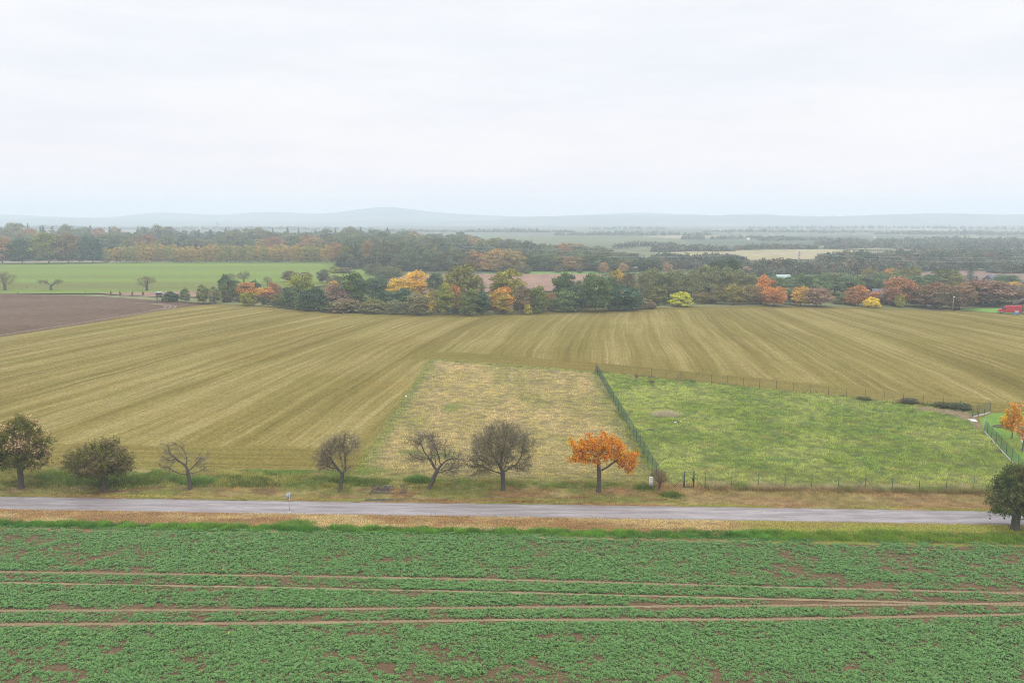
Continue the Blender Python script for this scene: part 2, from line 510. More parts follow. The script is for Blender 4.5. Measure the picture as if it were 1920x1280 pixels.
c = g.mix(red, c, g.mix(1.0, c, (1.05, .84, .66), 'MULTIPLY'))
gr = g.noise(g.stretch(g.pos(), 1.0, 1.0), 2.6, 4, .75)
gr2 = g.noise(g.pos(), .55, 4, .7)
c = g.mix(1.0, c, g.ramp(gr, [(.28, .5), (.72, 1.5)]), 'MULTIPLY')
c = g.mix(1.0, c, g.ramp(gr2, [(.25, .84), (.75, 1.16)]), 'MULTIPLY')
M_STUB = g.out(g.diffuse(c, 1.0, 0.0, g.bump(gr, .35, .1)))
tag(obj('stubble_field', me, M_STUB), 'broad yellow-olive stubble field with curving drill rows', 'field', kind='structure')

# ------------------------------------------------------------------ fields beyond
M_PLOUGH = ground_mat('ploughed', (.085, .052, .029), (.125, .080, .048), .06, 6, bump=.3, stretch=(.5, 1.0, 1, .1))
sheet('ploughed_field', [(-800, 556), (0, 550), (120, 553), (200, 557), (260, 561), (330, 566), (385, 571), (342, 576), (300, 582.5), (200, 600), (100, 616), (0, 631.5), (-500, 718)],
      .03, M_PLOUGH, 'dark brown ploughed field beside the stubble')
g = G('winter_wheat'); p = g.pos()
bands = g.noise(g.stretch(p, .0016, .028), 1.0, 4, .6)
c = g.ramp(bands, [(.3, (.13, .135, .045)), (.5, (.14, .19, .042)), (.68, (.165, .225, .05))])
c = g.mix(1.0, c, g.ramp(g.noise(p, .4, 5, .7), [(.25, .8), (.75, 1.2)]), 'MULTIPLY')
M_WHEAT = g.out(g.diffuse(c, 1, 0))
sheet('winter_wheat_field', [(-900, 499), (0, 493.5), (200, 491.7), (400, 490.6), (560, 490.6), (700, 491.5), (745, 493), (735, 503), (720, 512), (690, 528), (560, 540), (420, 546), (280, 549), (0, 550.5), (-800, 557)],
      .01, M_WHEAT, 'smooth pale green winter wheat field in front of the woods')
M_SOIL2 = ground_mat('dry_soil', (.20, .125, .085), (.27, .17, .12), .02, 5, stretch=(.3, 1.4))
sheet('harrowed_field', [(735, 517), (820, 515), (905, 513.5), (1125, 514), (1130, 516), (1090, 545), (760, 550), (705, 540)], .05, M_SOIL2, 'pinkish brown harrowed field behind the hedgerow')
sheet('harrowed_strip', [(180, 549.2), (300, 547.5), (420, 544.5), (480, 552), (400, 557), (300, 556.5), (230, 553.5)], .05, M_SOIL2, 'narrow bare pinkish soil strip near the hunting stand')
M_GRN2 = ground_mat('green_strip', (.12, .20, .05), (.16, .25, .06), .02, 4)
sheet('grass_strip', [(900, 510.5), (1000, 508.5), (1100, 506), (1190, 503), (1230, 505), (1200, 512), (1125, 514), (905, 513.5)], .04, M_GRN2, 'thin bright green strip before the woods')
M_ROUGH = ground_mat('rough_grass', (.20, .18, .09), (.10, .13, .04), .12, 6, bump=.2)
sheet('field_margin', [(1215, 577.5), (1320, 574.2), (1440, 573.6), (1600, 576.8), (1780, 581.8), (1800, 577), (1760, 572), (1600, 568), (1440, 567), (1230, 571)], .03, M_ROUGH, 'rough pale grass margin along the hedgerow')
sheet('orchard_margin', [(-300, 553), (0, 551), (90, 552), (180, 552), (290, 557), (420, 560), (520, 568), (560, 580), (470, 571.5), (400, 570), (330, 565.5), (200, 556.6), (120, 552.8), (0, 550.8), (-300, 556)], .02, M_ROUGH, 'grassy margin between ploughed field and orchard')
M_GLAWN = ground_mat('lawn', (.10, .21, .035), (.15, .27, .05), .15, 5)
sheet('garden_lawn', [(1795, 580.5), (1860, 578), (1960, 578), (2100, 596), (1920, 591)], .035, M_GLAWN, 'bright green lawn round the timber house', 'lawn')
M_TAN = ground_mat('tan_field', (.26, .22, .11), (.32, .27, .15), .01, 4)
sheet('tan_field', [(1222, 474), (1330, 471), (1440, 468.5), (1560, 467.5), (1645, 472), (1640, 479), (1530, 486), (1330, 489), (1250, 484)], .1, M_TAN, 'large pale tan field beyond the woods')
sheet('tan_strip', [(1530, 462.5), (1600, 458), (1665, 456.5), (1760, 459), (1770, 463.5), (1640, 468), (1570, 466)], .1, M_TAN, 'smaller pale tan field among hazy woods')
M_MAUVE = ground_mat('mauve_soil', (.17, .11, .085), (.21, .14, .11), .02, 4)
sheet('distant_ploughed_field', [(1720, 511), (1800, 508), (1920, 510), (2050, 513), (2050, 532), (1900, 530), (1720, 520)], .1, M_MAUVE, 'mauve brown ploughed field behind the trees')
sheet('distant_bare_field', [(1875, 487), (2050, 485), (2050, 491), (1890, 491)], .1, M_MAUVE, 'thin brown field far off among hazy woods')

M_PALETRK = ground_mat('pale_track', (.16, .115, .078), (.22, .168, .118), .3, 4)
def strip(px, wd, z, label):
    P = np.array([gp(*q) for q in px]); s_ = np.linspace(0, len(P) - 1, 12 * len(P)); P = np.stack([np.interp(s_, np.arange(len(P)), P[:, k]) for k in (0, 1)], 1)
    for _ in range(2): P[1:-1] = (P[:-2] + P[1:-1] * 2 + P[2:]) / 4
    T = np.gradient(P, axis=0); N = np.stack([-T[:, 1], T[:, 0]], 1); N /= np.linalg.norm(N, axis=1, keepdims=True)
    wv = wd * .5 * (.9 + .2 * vn(np.arange(len(P)) * .2, np.arange(len(P)) * 0., 3))[:, None]
    V = np.vstack([P - N * wv, P + N * wv]); n_ = len(P); i = np.arange(n_ - 1)
    tag(obj('wheel_track', make_mesh('wheel_track', np.column_stack([V, np.full(2 * n_, z)]), np.stack([i, i + 1, i + n_ + 1, i + n_], 1)[:, ::-1]), M_PALETRK), label, 'wheel track', 'pale tracks on the ploughed field', kind='structure')
strip([(-150, 656), (0, 628.5), (100, 613.5), (200, 597.5), (270, 585.5), (300, 580)], .8, .045, 'pale track along the lower edge of the ploughed field')
for k in range(3): strip([(240 + 8 * k, 567 + .5 * k), (290 + 8 * k, 570), (312 + 9 * k, 574), (308 + 9 * k, 578), (280 + 10 * k, 583 - k)], .7, .05 + .006 * k, 'curved pale turning track at the ploughed field tip')
# ------------------------------------------------------------------ road, verges, crop (coordinates along the lane: q = d + .043 x)
K = .043
def lane(x, q): return q - K * x
rx = np.linspace(-80, 80, 641)
qs = np.array([0, .06, .5, 1.2, 2.05, 2.75, 3.22, 3.28]) + 66.78
prof = np.array([-.05, .02, .035, .055, .055, .035, .02, -.05])
ej0, ej1 = (fbm(rx * 1.4, rx * 0, 3, 4) - .5) * .34, (fbm(rx * 1.4, rx * 0 + 9, 4, 4) - .5) * .34
V = []
for k, (qq, zz) in enumerate(zip(qs, prof)):
    j = ej0 if k < 2 else ej1 if k > 5 else 0
    V.append(np.stack([rx, lane(rx, qq + j + .09 * np.sin(rx / 17)), np.full_like(rx, zz)], 1))
V = np.array(V); nx = len(rx)
i = np.arange((len(qs) - 1) * nx).reshape(-1, nx)[:, :-1].ravel()
me = make_mesh('road', V.reshape(-1, 3), np.stack([i, i + 1, i + nx + 1, i + nx], 1), attrs=dict(rq=np.repeat(qs - 66.78, nx)), smooth=True)
g = G('old_asphalt'); p = g.pos(); rp = g.stretch(p, .22, 1.6, 1, -.043)
n1 = g.noise(rp, .9, 5, .6); n2 = g.noise(p, 5, 5, .7); n3 = g.noise(g.stretch(p, .12, 1.1, 1, -.043), 1.6, 6, .7)
c = g.mix(g.map(n1, .3, .7), (.155, .13, .126), (.275, .243, .238))
c = g.mix(g.map(n3, .54, .68, 0, .7), c, (.135, .115, .113))
c = g.mix(1.0, c, g.ramp(n2, [(.3, .84), (.7, 1.14)]), 'MULTIPLY')
crk = g.n('ShaderNodeTexVoronoi', {'feature': 'DISTANCE_TO_EDGE'}, Vector=g.stretch(g.n('ShaderNodeVectorMath', {'operation': 'ADD'}, i0=p, i1=g.noise(p, .8, 4, .6, 'Color')).outputs[0], .3, .9), Scale=.55)
c = g.mix(g.math('MULTIPLY', g.map(crk.outputs[0], .0, .012, 1, 0), g.map(g.noise(p, .18, 3), .5, .6, 0, .5)), c, (.10, .09, .085))
rq = g.attr('rq', out='Fac')
eg = g.math('MINIMUM', rq, g.math('SUBTRACT', 3.28, rq))
c = g.mix(g.map(g.math('ADD', eg, g.math('MULTIPLY', g.math('SUBTRACT', g.noise(p, 2.2, 4), .5), .7)), .1, .34, .6, 0), c, (.15, .115, .08))
wet = g.map(n1, .40, .66, .65, .25)
b = g.n('ShaderNodeBsdfPrincipled', None, Base_Color=c, Roughness=wet, Specular_IOR_Level=.5, Normal=g.bump(n2, .25, .02))
tag(obj('road', me, g.out(b.outputs[0])), 'narrow damp grey asphalt lane between grass verges', 'road', kind='structure')

STRAW = np.array((.27, .205, .095)); DRYB = np.array((.20, .125, .055)); OLV = np.array((.15, .145, .04)); GRN = np.array((.068, .112, .022)); DGRN = np.array((.045, .095, .022)); YGRN = np.array((.19, .20, .035)); SOIL = np.array((.14, .088, .052)); EARTH = np.array((.125, .07, .036))

def blades(x, y, z, h, w_, c, nb, lean=.5, spread=.08, cj=.25, r=rng):
    """tufts of tapering leaf blades"""
    n = len(x)
    x, y, z = (np.repeat(k, nb) for k in (x, y, z)); h = np.repeat(np.broadcast_to(h, (n,)), nb) * (.55 + .75 * r.random(n * nb))
    N = n * nb; t = r.random(N) * 2 * math.pi
    ca = np.repeat(c, nb, 0) * 2.1 * (1 + cj * (r.random((N, 1)) * 2 - 1)) * np.array((1, 1, 1)) * (1 + .12 * (r.random((N, 3)) - .5))
    b = np.stack([x + spread * r.normal(size=N), y + spread * r.normal(size=N), z - .02], 1)
    l = lean * (.3 + r.random(N))
    tip = b + np.stack([np.cos(t) * l * h, np.sin(t) * l * h, h / np.sqrt(1 + l * l)], 1)
    s = np.stack([-np.sin(t), np.cos(t), np.zeros(N)], 1) * np.broadcast_to(w_, (N,))[:, None] * .5
    V = np.stack([b - s, b + s, tip + s * .35, tip - s * .35], 1).reshape(-1, 3)
    return V, np.arange(4 * N).reshape(N, 4), np.repeat(np.clip(ca, 0, 1), 4, 0)

def merge(lst):
    V, Q, C, n = [], [], [], 0
    for v, q, c in lst:
        V.append(v); Q.append(q + n); C.append(c); n += len(v)
    return np.vstack(V), np.vstack(Q), np.vstack(C)

M_GRASS = leafmat('grass_blades', .45)
M_SOILV = vcol_mat('verge_soil', 5.0, .6, 1.4)

def zfar(x, q):
    return -.28 * sst(70.1, 71.6, q) * (1 - sst(72.0, 74.6, q)) + .10 * sst(74.4, 76, q) * (1 - sst(76.5, 78.5, q)) + .10 * (fbm(x * .6, q * .6, 5) - .5) * sst(70.1, 71, q)

def cfar(x, q):
    """broad colours of the far verge: brown mown foot, olive bank, green patches"""
    n = fbm(x * .16, q * .5, 21, 4); m = fbm(x * .45, q * .9, 31, 4)
    c = mixc(DRYB, OLV, sst(.36, .62, n + .12 * (m - .5)))
    c = mixc(c, STRAW * .9, sst(.55, .72, m) * .7)
    c = mixc(c, EARTH, sst(.58, .75, fbm(x * .3, q * 1.2, 41, 4)) * .8)
    leftz = 1 - sst(-17, -13, x)
    cl_ = fbm(x * .9, q * 1.4, 55, 3)
    band = sst(.36, .58, cl_ + .06) * sst(73.0, 74.6, q) * (leftz + (1 - leftz) * (1 - sst(75.2, 76.2, q)) * np.where(x > 14, .0, .8))
    c = mixc(c, mixc(OLV * 1.05, GRN, sst(.42, .58, fbm(x * .12, q * .25, 51, 3))), band * .85)
    rz = sst(14, 18, x)
    c = mixc(c, mixc(DRYB * .95, STRAW * .7, m), rz * sst(71, 72, q) * .6)
    c = c * (.62 + .8 * fbm(x * 1.6, q * 2.4, 57, 2))[..., None]
    c = mixc(c, YGRN * .75, (1 - sst(70.4, 71.2, q)) * (.35 + .5 * sst(10, 22, x)) * sst(.4, .6, fbm(x * .2, q, 61, 3)))
    return c

X, Y, Q = grid(-80, 80, 69.95, 79.2, 640, 48)
C = cfar(X, Y) * 1.0
z = zfar(X, Y)
me = make_mesh('far_verge', np.stack([X, lane(X, Y), z + .015], 1), Q, C, smooth=True)
tag(obj('far_verge', me, M_SOILV), 'rough brown and olive grass bank beyond the lane', 'verge', kind='structure')
X, Y, Q = grid(-80, 80, 62.0, 66.9, 640, 26)
def cnear(x, q):
    n = fbm(x * .2, q * .7, 71, 4)
    c = mixc(DRYB * 1.08, STRAW * 1.12, sst(.34, .62, n))
    c = mixc(c, EARTH * 1.2, sst(.58, .76, fbm(x * .35, q * 1.5, 72, 4)) * .7)
    rg = sst(17, 22, x + 4 * (fbm(x * .2, q * .2, 73) - .5))
    c = mixc(c, YGRN * .95, rg * (.55 + .4 * sst(.4, .6, n)))
    return c
me = make_mesh('near_verge', np.stack([X, lane(X, Y), .0 * X + .008 + .05 * (fbm(X, Y, 74) - .5) * sst(62.2, 63, Y) * (1 - sst(66, 66.6, Y))], 1), Q, cnear(X, Y) * .8, smooth=True)
tag(obj('near_verge', me, M_SOILV), 'strip of mown straw-brown grass along the lane', 'verge', kind='structure')

L_ = []
n = 52000                                               # far verge
x = rng.uniform(-66, 66, n); q = 70.15 + (78.8 - 70.15) * rng.random(n) ** 1.15
keep = np.where((q > 76.2) & (x > -16) & (x < 16), False, True) & np.where(x >= 16, q < 75.8, True) & (~((np.abs(x + 13.6) < 1.9) & (rng.random(n) < .85) & (q < 75.5)))
x, q = x[keep], q[keep]
tall = sst(73.3, 74.6, q) * np.where(x < -16, 1, .6) * (1 - sst(76.5, 78.8, q) * .7)
hh = (.10 + .42 * tall * sst(.32, .70, fbm(x * .9, q * 1.4, 55, 3)))
L_.append(blades(x, lane(x, q), zfar(x, q), hh, .035, cfar(x, q) * 1.15, 5, .75, .12))
n = 6500                                                # tall dry grass at the foot of the fence
x = rng.uniform(18.8, 50, n); q = 75.25 + .35 * rng.normal(size=n)
ns = fbm(x * .25, q * .4, 82, 3)
L_.append(blades(x, lane(x, q), zfar(x, q), .22 + .36 * ns, .025, mixc(mixc((.25, .21, .115), (.135, .16, .05), sst(.42, .66, fbm(x * .5, q, 83, 3))) * (.6 + .8 * fbm(x * 1.5, q * 2, 84, 2))[..., None], (.13, .085, .035), sst(75.1, 74.6, q) * .8), 5, .6, .1))
for (px, py, rad, cc_, n, h) in [(640, 902, 1.6, GRN, 500, .5), (375, 905, 1.5, DGRN * 1.6, 900, .75), (330, 900, 1.1, DGRN * 1.6, 500, .6), (783, 903, 1.1, DGRN * 1.5, 700, .7), (850, 906, 3.0, GRN * 1.5, 600, .26), (940, 907, 2.8, GRN * 1.4, 420, .24), (690, 905, 2.0, GRN * .9, 700, .45),
                                 (1208, 915, .9, GRN * .9, 500, .4), (1258, 926, .9, GRN * .9, 500, .4), (480, 905, 3.4, GRN * .7, 900, .45), (105, 900, 4, GRN * .7, 1200, .5), (250, 902, 3.2, GRN * .7, 900, .45), (60, 906, 2, OLV, 500, .4), (430, 900, 2, GRN * .8, 500, .5)]:
    cx, cd = gp(px, py); t = rng.random(n) * 6.283; rr = rad * np.sqrt(rng.random(n))
    rr = rr * (.55 + .9 * vn(t * 1.6 + px, t * 0 + py, 3)); x, y = cx + np.cos(t) * rr * 1.25, cd + np.sin(t) * rr * .5
    L_.append(blades(x, y, zfar(x, y + K * x), h * np.clip(1 - .6 * rr / rad, .25, 1), .045, mixc(np.tile(cc_, (n, 1)), OLV, rng.random(n) * .6) * (.7 + .6 * rng.random((n, 1))), 4, .7, .12))
V, Q, C = merge(L_)
tag(obj('verge_grass', make_mesh('verge_grass', V, Q, C), M_GRASS), 'shaggy olive and green grass on the far bank', 'grass', kind='stuff')

L_ = []
n = 26000                                               # mown strip
x = rng.uniform(-60, 60, n); q = rng.uniform(63.6, 66.75, n)
L_.append(blades(x, lane(x, q), 0 * x, .10, .04, cnear(x, q) * 1.2, 5, 1.4, .12))
n = 26000                                               # lush green strip beside the crop
x = rng.uniform(-60, 60, n)
wq = 1.15 + .9 * sst(5, 30, x) + .35 * (fbm(x * .3, x * 0, 91) - .5)
q = 62.75 + wq * rng.random(n) + .25 * (fbm(x * .5, x * 0, 92) - .5)
ns = fbm(x * .22, q * .4, 93, 4)
cg = mixc((.034, .10, .016), (.082, .165, .022), sst(.35, .62, .5 * ns + .5 * fbm(x * 1.0, q * 1.6, 94, 3))) * (.6 + .8 * fbm(x * 1.4, q * 2, 96, 2))[..., None]
cg = mixc(cg, np.array((.10, .145, .018)), sst(20, 26, x) * .75)
cg = mixc(cg, OLV, sst(.45, .8, fbm(x * .8, q * 1.2, 97, 3)) * .12)
cg = mixc(cg, STRAW * .6, sst(.6, 1.05, (q - 62.75) / wq + .3 * (vn(x * 1.2, q * 2, 98) - .5)) * .3)
L_.append(blades(x, lane(x, q), 0 * x, .10 + .24 * sst(.35, .68, fbm(x * 1.0, q * 1.6, 94, 3)), .04, cg, 5, .8, .12))
cx, cd = gp(552, 985); t = rng.random(700) * 6.283; rr = np.sqrt(rng.random(700))
L_.append(blades(cx + np.cos(t) * rr * 1.8, cd + .3 + np.sin(t) * rr * .8, 0 * t, .28 * (1.1 - .7 * rr), .045, np.tile((.085, .14, .028), (700, 1)) * (.7 + .6 * rng.random((700, 1))), 4, 1.0, .2))
V, Q, C = merge(L_)
tag(obj('roadside_grass', make_mesh('roadside_grass', V, Q, C), M_GRASS), 'bright green grass strip edging the crop', 'grass', kind='stuff')

# fallen leaves and windfalls
n = 2600
x = np.concatenate([rng.normal(2.5, 9, 1500), rng.uniform(-40, 40, 500), rng.normal(-36, 3.2, 420), rng.normal(8.5, 2.5, 180)])
q = np.concatenate([rng.uniform(64.3, 66.9, 1500), rng.uniform(70.2, 72, 500), rng.normal(70.9, .5, 420), rng.normal(72.5, 1.2, 180)])
cl_ = np.array([(.42, .27, .06), (.38, .13, .03), (.45, .36, .10), (.25, .10, .04), (.5, .4, .18)])[rng.integers(0, 5, n)]
m = np.arange(n); cl_[(m > 2000) & (m < 2420)] = (.5, .46, .10)
P = np.stack([x, lane(x, q), np.where(q > 70, zfar(x, q), 0) + .13], 1)
V, Q = leaf_quads(P, .05 + .08 * rng.random(n), unit(rng.normal(size=(n, 3)) * .4 + [0, 0, 1]), 1.0)
cx, cd = gp(980, 938); n2 = 260
P2 = np.stack([cx + 1.6 * rng.normal(size=n2), cd + .45 * rng.normal(size=n2), np.full(n2, -.02)], 1)
P2[:, 2] = zfar(P2[:, 0], P2[:, 1] + K * P2[:, 0]) + .13
V2, Q2 = leaf_quads(P2, .09, unit(rng.normal(size=(n2, 3)) * .4 + [0, 0, 1]), 1.0)
V, Q, C = merge([(V, Q, np.repeat(cl_, 4, 0)), (V2, Q2, np.tile((.30, .035, .03), (4 * n2, 1)))])
tag(obj('fallen_leaves', make_mesh('fallen_leaves', V, Q, C), M_GRASS), 'scattered yellow, orange and red fallen leaves along the lane', 'leaves', kind='stuff')

# gravel entrance
cx, cd = gp(728, 918)
n = 1500
P = np.stack([cx + rng.uniform(-1.75, 1.75, n), cd + np.where(rng.random(n) < .6, rng.uniform(-.6, 1.6, n), rng.uniform(-3.0, -1.9, n)), np.zeros(n)], 1)
P = P[fbm(P[:, 0] * .9, P[:, 1] * .9, 95, 3) > .40]; n = len(P)
P[:, 2] = zfar(P[:, 0], P[:, 1] + K * P[:, 0]) + .05
V, Q = leaf_quads(P, .07 + .08 * rng.random(n), unit(rng.normal(size=(n, 3)) * .25 + [0, 0, 1]), 1.0)
C = np.repeat(np.array((.13, .135, .15)) * (.5 + .8 * rng.random((n, 1))), 4, 0)
tag(obj('gravel_patch', make_mesh('gravel_patch', V, Q, C), M_GRASS), 'blue grey gravel of a field entrance by the lane', 'gravel', kind='stuff')

# ------------------------------------------------------------------ crop field
g = G('crop_soil'); p = g.pos()
h = g.noise(p, 5, 6, .7); h2 = g.noise(p, .4, 4, .6)
c = g.mix(g.map(h2, .3, .7), (.100, .062, .032), (.145, .094, .050))
c = g.mix(1.0, c, g.ramp(h, [(.25, .6), (.75, 1.4)]), 'MULTIPLY')
M_CSOIL = g.out(g.diffuse(c, .95, .15, g.bump(h, .8, .15)))
X, Y, Q = grid(-120, 120, 22, 63.2, 100, 40)
tag(obj('crop_field', make_mesh('crop_field', np.stack([X, lane(X, Y), 0 * X], 1), Q), M_CSOIL), 'brown earth under the green crop rows', 'field', kind='structure')
TR = [[(-200, 1070), (0, 1072), (480, 1078.5), (960, 1087), (1440, 1100), (1920, 1112), (2150, 1118)],
      [(-200, 1089), (0, 1092), (480, 1100.5), (960, 1110.5), (1440, 1122.5), (1920, 1134), (2150, 1139)],
      [(-200, 1147), (0, 1145), (480, 1143.5), (960, 1138.5), (1440, 1135.5), (1920, 1131), (2150, 1129)],
      [(-200, 1173), (0, 1171), (480, 1168.5), (960, 1162.5), (1440, 1161.5), (1920, 1152), (2150, 1149)]]
TRG = [np.array([gp(*q) for q in t]) for t in TR]
xg = np.linspace(-50, 50, 500)
g = G('packed_soil'); p = g.pos()
c = g.mix(g.noise(p, 3.5, 5, .7), (.155, .112, .06), (.295, .225, .127))
M_TRACK = g.out(g.diffuse(c, .9, .2))
def track(k, t, wd, z, tread, label, mat):
    y = np.interp(xg, t[:, 0], t[:, 1])
    b = Box()
    ja, jb = (fbm(xg * 1.5, xg * 0, 5 + k) - .5) * .2, (fbm(xg * 1.5, xg * 0, 15 + k) - .5) * .2
    V = np.concatenate([np.stack([xg, y - wd / 2 + ja, 0 * xg + z], 1), np.stack([xg, y + wd / 2 + jb, 0 * xg + z], 1)])
    i = np.arange(len(xg) - 1); n_ = len(xg)
    b.add(V, np.stack([i, i + 1, i + n_ + 1, i + n_], 1))
    if tread:                                       # lug marks pressed by the tractor tyre
        for xx in np.arange(-49, 49, .30):
            yy = np.interp(xx, t[:, 0], t[:, 1]); s = wd * .5
            if vn(xx * .25, k * 3.1, 7) < .18: continue
            e = rng.normal(size=2) * .02
            V = [(xx - .20 + e[0], yy - s, z - .01), (xx - .06 + e[0], yy - s, z - .01), (xx + .20 + e[1], yy + s * .9, z - .01), (xx + .06 + e[1], yy + s * .9, z - .01), (xx - .13 + e[0], yy - s, z + .07), (xx + .13 + e[1], yy + s * .9, z + .07)]
            b.add(V, [(0, 4, 5, 3), (4, 1, 2, 5), (0, 1, 4, 4), (3, 5, 2, 2)])
    o = b.build('wheel_track', mat); return tag(o, label, 'wheel track', 'tractor wheel tracks in the crop', kind='structure')
for k, (t, wd, tr, lb) in enumerate(zip(TRG, (.26, .25, .28, .30), (1, 0, 1, 1), ('tan tyre track nearest the lane verge', 'smooth tan tyre track, second from the lane', 'lugged tyre track, third from the lane', 'lugged brown tyre track farthest from the lane'))):
    track(k, t, wd, .010 + .005 * k, tr, lb, M_TRACK)

n = 185000
zz = rng.random(n)
q = 33 + (62.85 - 33) * zz; x = rng.uniform(-1, 1, n) * (.70 * (q + 3) + 11)
y = lane(x, q)
dens = fbm(x * .42, q * .75, 101, 4) * .50 + fbm(x * .07, q * .16, 102, 3) * .28 + fbm(x * 1.7, q * 2.3, 103, 2) * .42
dens = dens + .035 * np.cos(q * 2 * math.pi / .55)
thr = .475 + .03 * np.zeros(n)
for k, t in enumerate(TRG):
    dd = y - np.interp(x, t[:, 0], t[:, 1])
    thr += np.where(np.abs(dd) < np.array((.24, .22, .27, .30))[k] * (.6 + .8 * vn(x * .9, y * 0 + k, 105)), 9, .05 * np.exp(-(dd / .7) ** 2))
d3, d4 = y - np.interp(x, TRG[2][:, 0], TRG[2][:, 1]), y - np.interp(x, TRG[3][:, 0], TRG[3][:, 1])
thr += .055 * ((d3 < .5) & (d4 > -.4)) + .03 * ((d3 >= .3) & (d3 < 1.1))
thr += .045 * sst(44.6, 42.4, y) + .06 * (q > 61.9) + .05 * (x > 0) * (q > 61)
ok = dens + .14 * (rng.random(n) - .5) > thr
x, y, q, dens, thr = x[ok], y[ok], q[ok], dens[ok], thr[ok]
size = (.45 + .65 * rng.random(len(x)) ** 1.4) * (.72 + .5 * sst(0, .25, dens - thr))
nl = 8; N = len(x) * nl
X0, Y0, S = np.repeat(x, nl), np.repeat(y, nl), np.repeat(size, nl) * (.7 + .5 * rng.random(N))
t = rng.random(N) * 2 * math.pi; el = rng.uniform(.05, .75, N)
dirv = np.stack([np.cos(t) * np.cos(el), np.sin(t) * np.cos(el), np.sin(el)], 1)
b0 = np.stack([X0, Y0, np.full(N, .02)], 1) + dirv * (.05 * S)[:, None]
L = (.145 * S)[:, None]
side = np.stack([-np.sin(t), np.cos(t), np.zeros(N)], 1) * (.050 * S)[:, None]
midp = b0 + dirv * L * .62 + np.array([0, 0, .035])
tip = b0 + dirv * L + np.array([0, 0, -.02]) * S[:, None]
V = np.stack([b0, midp - side, tip, midp + side], 1).reshape(-1, 3)
cg = mixc((.098, .212, .05), (.165, .31, .092), rng.random(N) * .7 + .3 * np.repeat(fbm(x * .3, q * .3, 104), nl))
cg = mixc(cg, (.10, .20, .055), np.repeat(rng.random(len(x)) < .15, nl) * .7)
cg = mixc(cg, (.42, .34, .05), (rng.random(N) < .0015) * 1.0)
M_CROP = G('crop_leaf'); gg = M_CROP
cA = gg.attr('col')
bs = gg.n('ShaderNodeBsdfPrincipled', None, Base_Color=cA, Roughness=.55, Specular_IOR_Level=.25)
M_CROP = gg.out(gg.n('ShaderNodeMixShader', None, Fac=.18, i1=bs.outputs[0], i2=gg.n('ShaderNodeBsdfTranslucent', None, Color=cA).outputs[0]).outputs[0])
tag(obj('crop_plants', make_mesh('crop_plants', V, np.arange(4 * N).reshape(N, 4), np.repeat(cg, 4, 0)), M_CROP), 'bluish green young rapeseed plants covering the front field', 'crop', kind='stuff')

# ------------------------------------------------------------------ mown plot and meadow
def plot_col(x, y):
    n = fbm(x * .22, y * .12, 111, 4); m = fbm(x * .9, y * 1.7, 112, 3)
    c = mixc(np.array((.272, .218, .088)), np.array((.215, .178, .064)), sst(.4, .65, n) * .5)
    c = mixc(c, (.32, .24, .115), sst(.5, .75, fbm(x * .5, y * .08, 113, 3)) * .6)
    c = mixc(c, np.array((.135, .145, .035)), sst(.54, .74, fbm(x * .16, y * .10, 114, 4)) * .35)
    c = mixc(c, np.array((.12, .14, .035)), (1 - sst(.3, 2.6, edge_dist(PLOT, x, y))) * .7)
    c = mixc(c, np.array((.15, .14, .04)), (1 - sst(76, 82, y)) * .55)
    c = c * (.74 + .50 * sst(.25, .72, fbm(x * 1.3, y * 3.2, 141, 3)))[..., None]  # shade under the mown clumps, painted into the colour as dark ripples
    for px, py, rx_, ry_ in [(845, 765, 2.0, 3.5), (832, 855, 2.4, 2.2), (690, 885, 3, 2), (770, 850, 2.0, 1.5)]:
        cx_, cy_ = gp(px, py); e_ = np.hypot((x - cx_) / rx_, (y - cy_) / ry_)
        c = mixc(c, (.12, .155, .03), (1 - sst(.2, 1.1, e_)) * .75)
    return c
def meadow_col(x, y):
    n = fbm(x * .16, y * .12, 121, 4)
    c = mixc(np.array((.122, .155, .032)), np.array((.185, .205, .054)), sst(.38, .64, n))
    c = mixc(c, np.array((.085, .135, .032)), sst(.58, .74, fbm(x * .5, y * .6, 122, 4)) * .7)
    c = mixc(c, (.20, .185, .055), sst(.62, .78, fbm(x * .3, y * .5, 123, 4)) * .6)
    c = mixc(c, np.array((.20, .19, .045)), (1 - sst(0, 7, y - (75.3 - K * x))) * .45)
    c = c * 1.03 * (.76 + .46 * sst(.25, .75, fbm(x * 1.5, y * 1.9, 142, 4)))[..., None]  # darker noise paints the shadows between tussocks into the colour
    s0 = edge_dist([gp(1735, 768), gp(1790, 775), gp(1835, 790), gp(1850, 805)], x, y, False)
    sw = np.interp(x, [52, 60, 66], [1.6, 1.6, 2.6])
    c = mixc(c, (.235, .165, .105), (1 - sst(.45, 1.0, s0 / sw + .5 * (fbm(x * .8, y * .8, 124) - .5))) * .9)
    return c
def patch_ground(name, poly, colf, amp, sx, sy, label, step=.2, cat='field'):
    poly = np.array(poly); x0, y0 = poly.min(0) - .4; x1, y1 = poly.max(0) + .4
    X, Y, Q = grid(x0, x1, y0, y1, int((x1 - x0) / step), int((y1 - y0) / step))
    wv = X + .6 * (fbm(X * .5, Y * .5, 130) - .5)
    inn = inside(poly, X + .35 * (fbm(X * .9, Y * .9, 131) - .5), Y + .35 * (fbm(X * .9, Y * .9, 132) - .5))
    ed = edge_dist(poly, X, Y)
    z = .02 + amp * (fbm(wv * sx, Y * sy, 133, 4)) * sst(0, .5, ed)
    Q = Q[inn[Q].all(1)]
    used = np.unique(Q); mp = np.full(len(X), -1); mp[used] = np.arange(len(used))
    me = make_mesh(name, np.stack([X, Y, z], 1)[used], mp[Q], colf(X, Y)[used] * .8, smooth=True)
    return tag(obj(name, me, M_PATCH), label, cat, kind='structure')
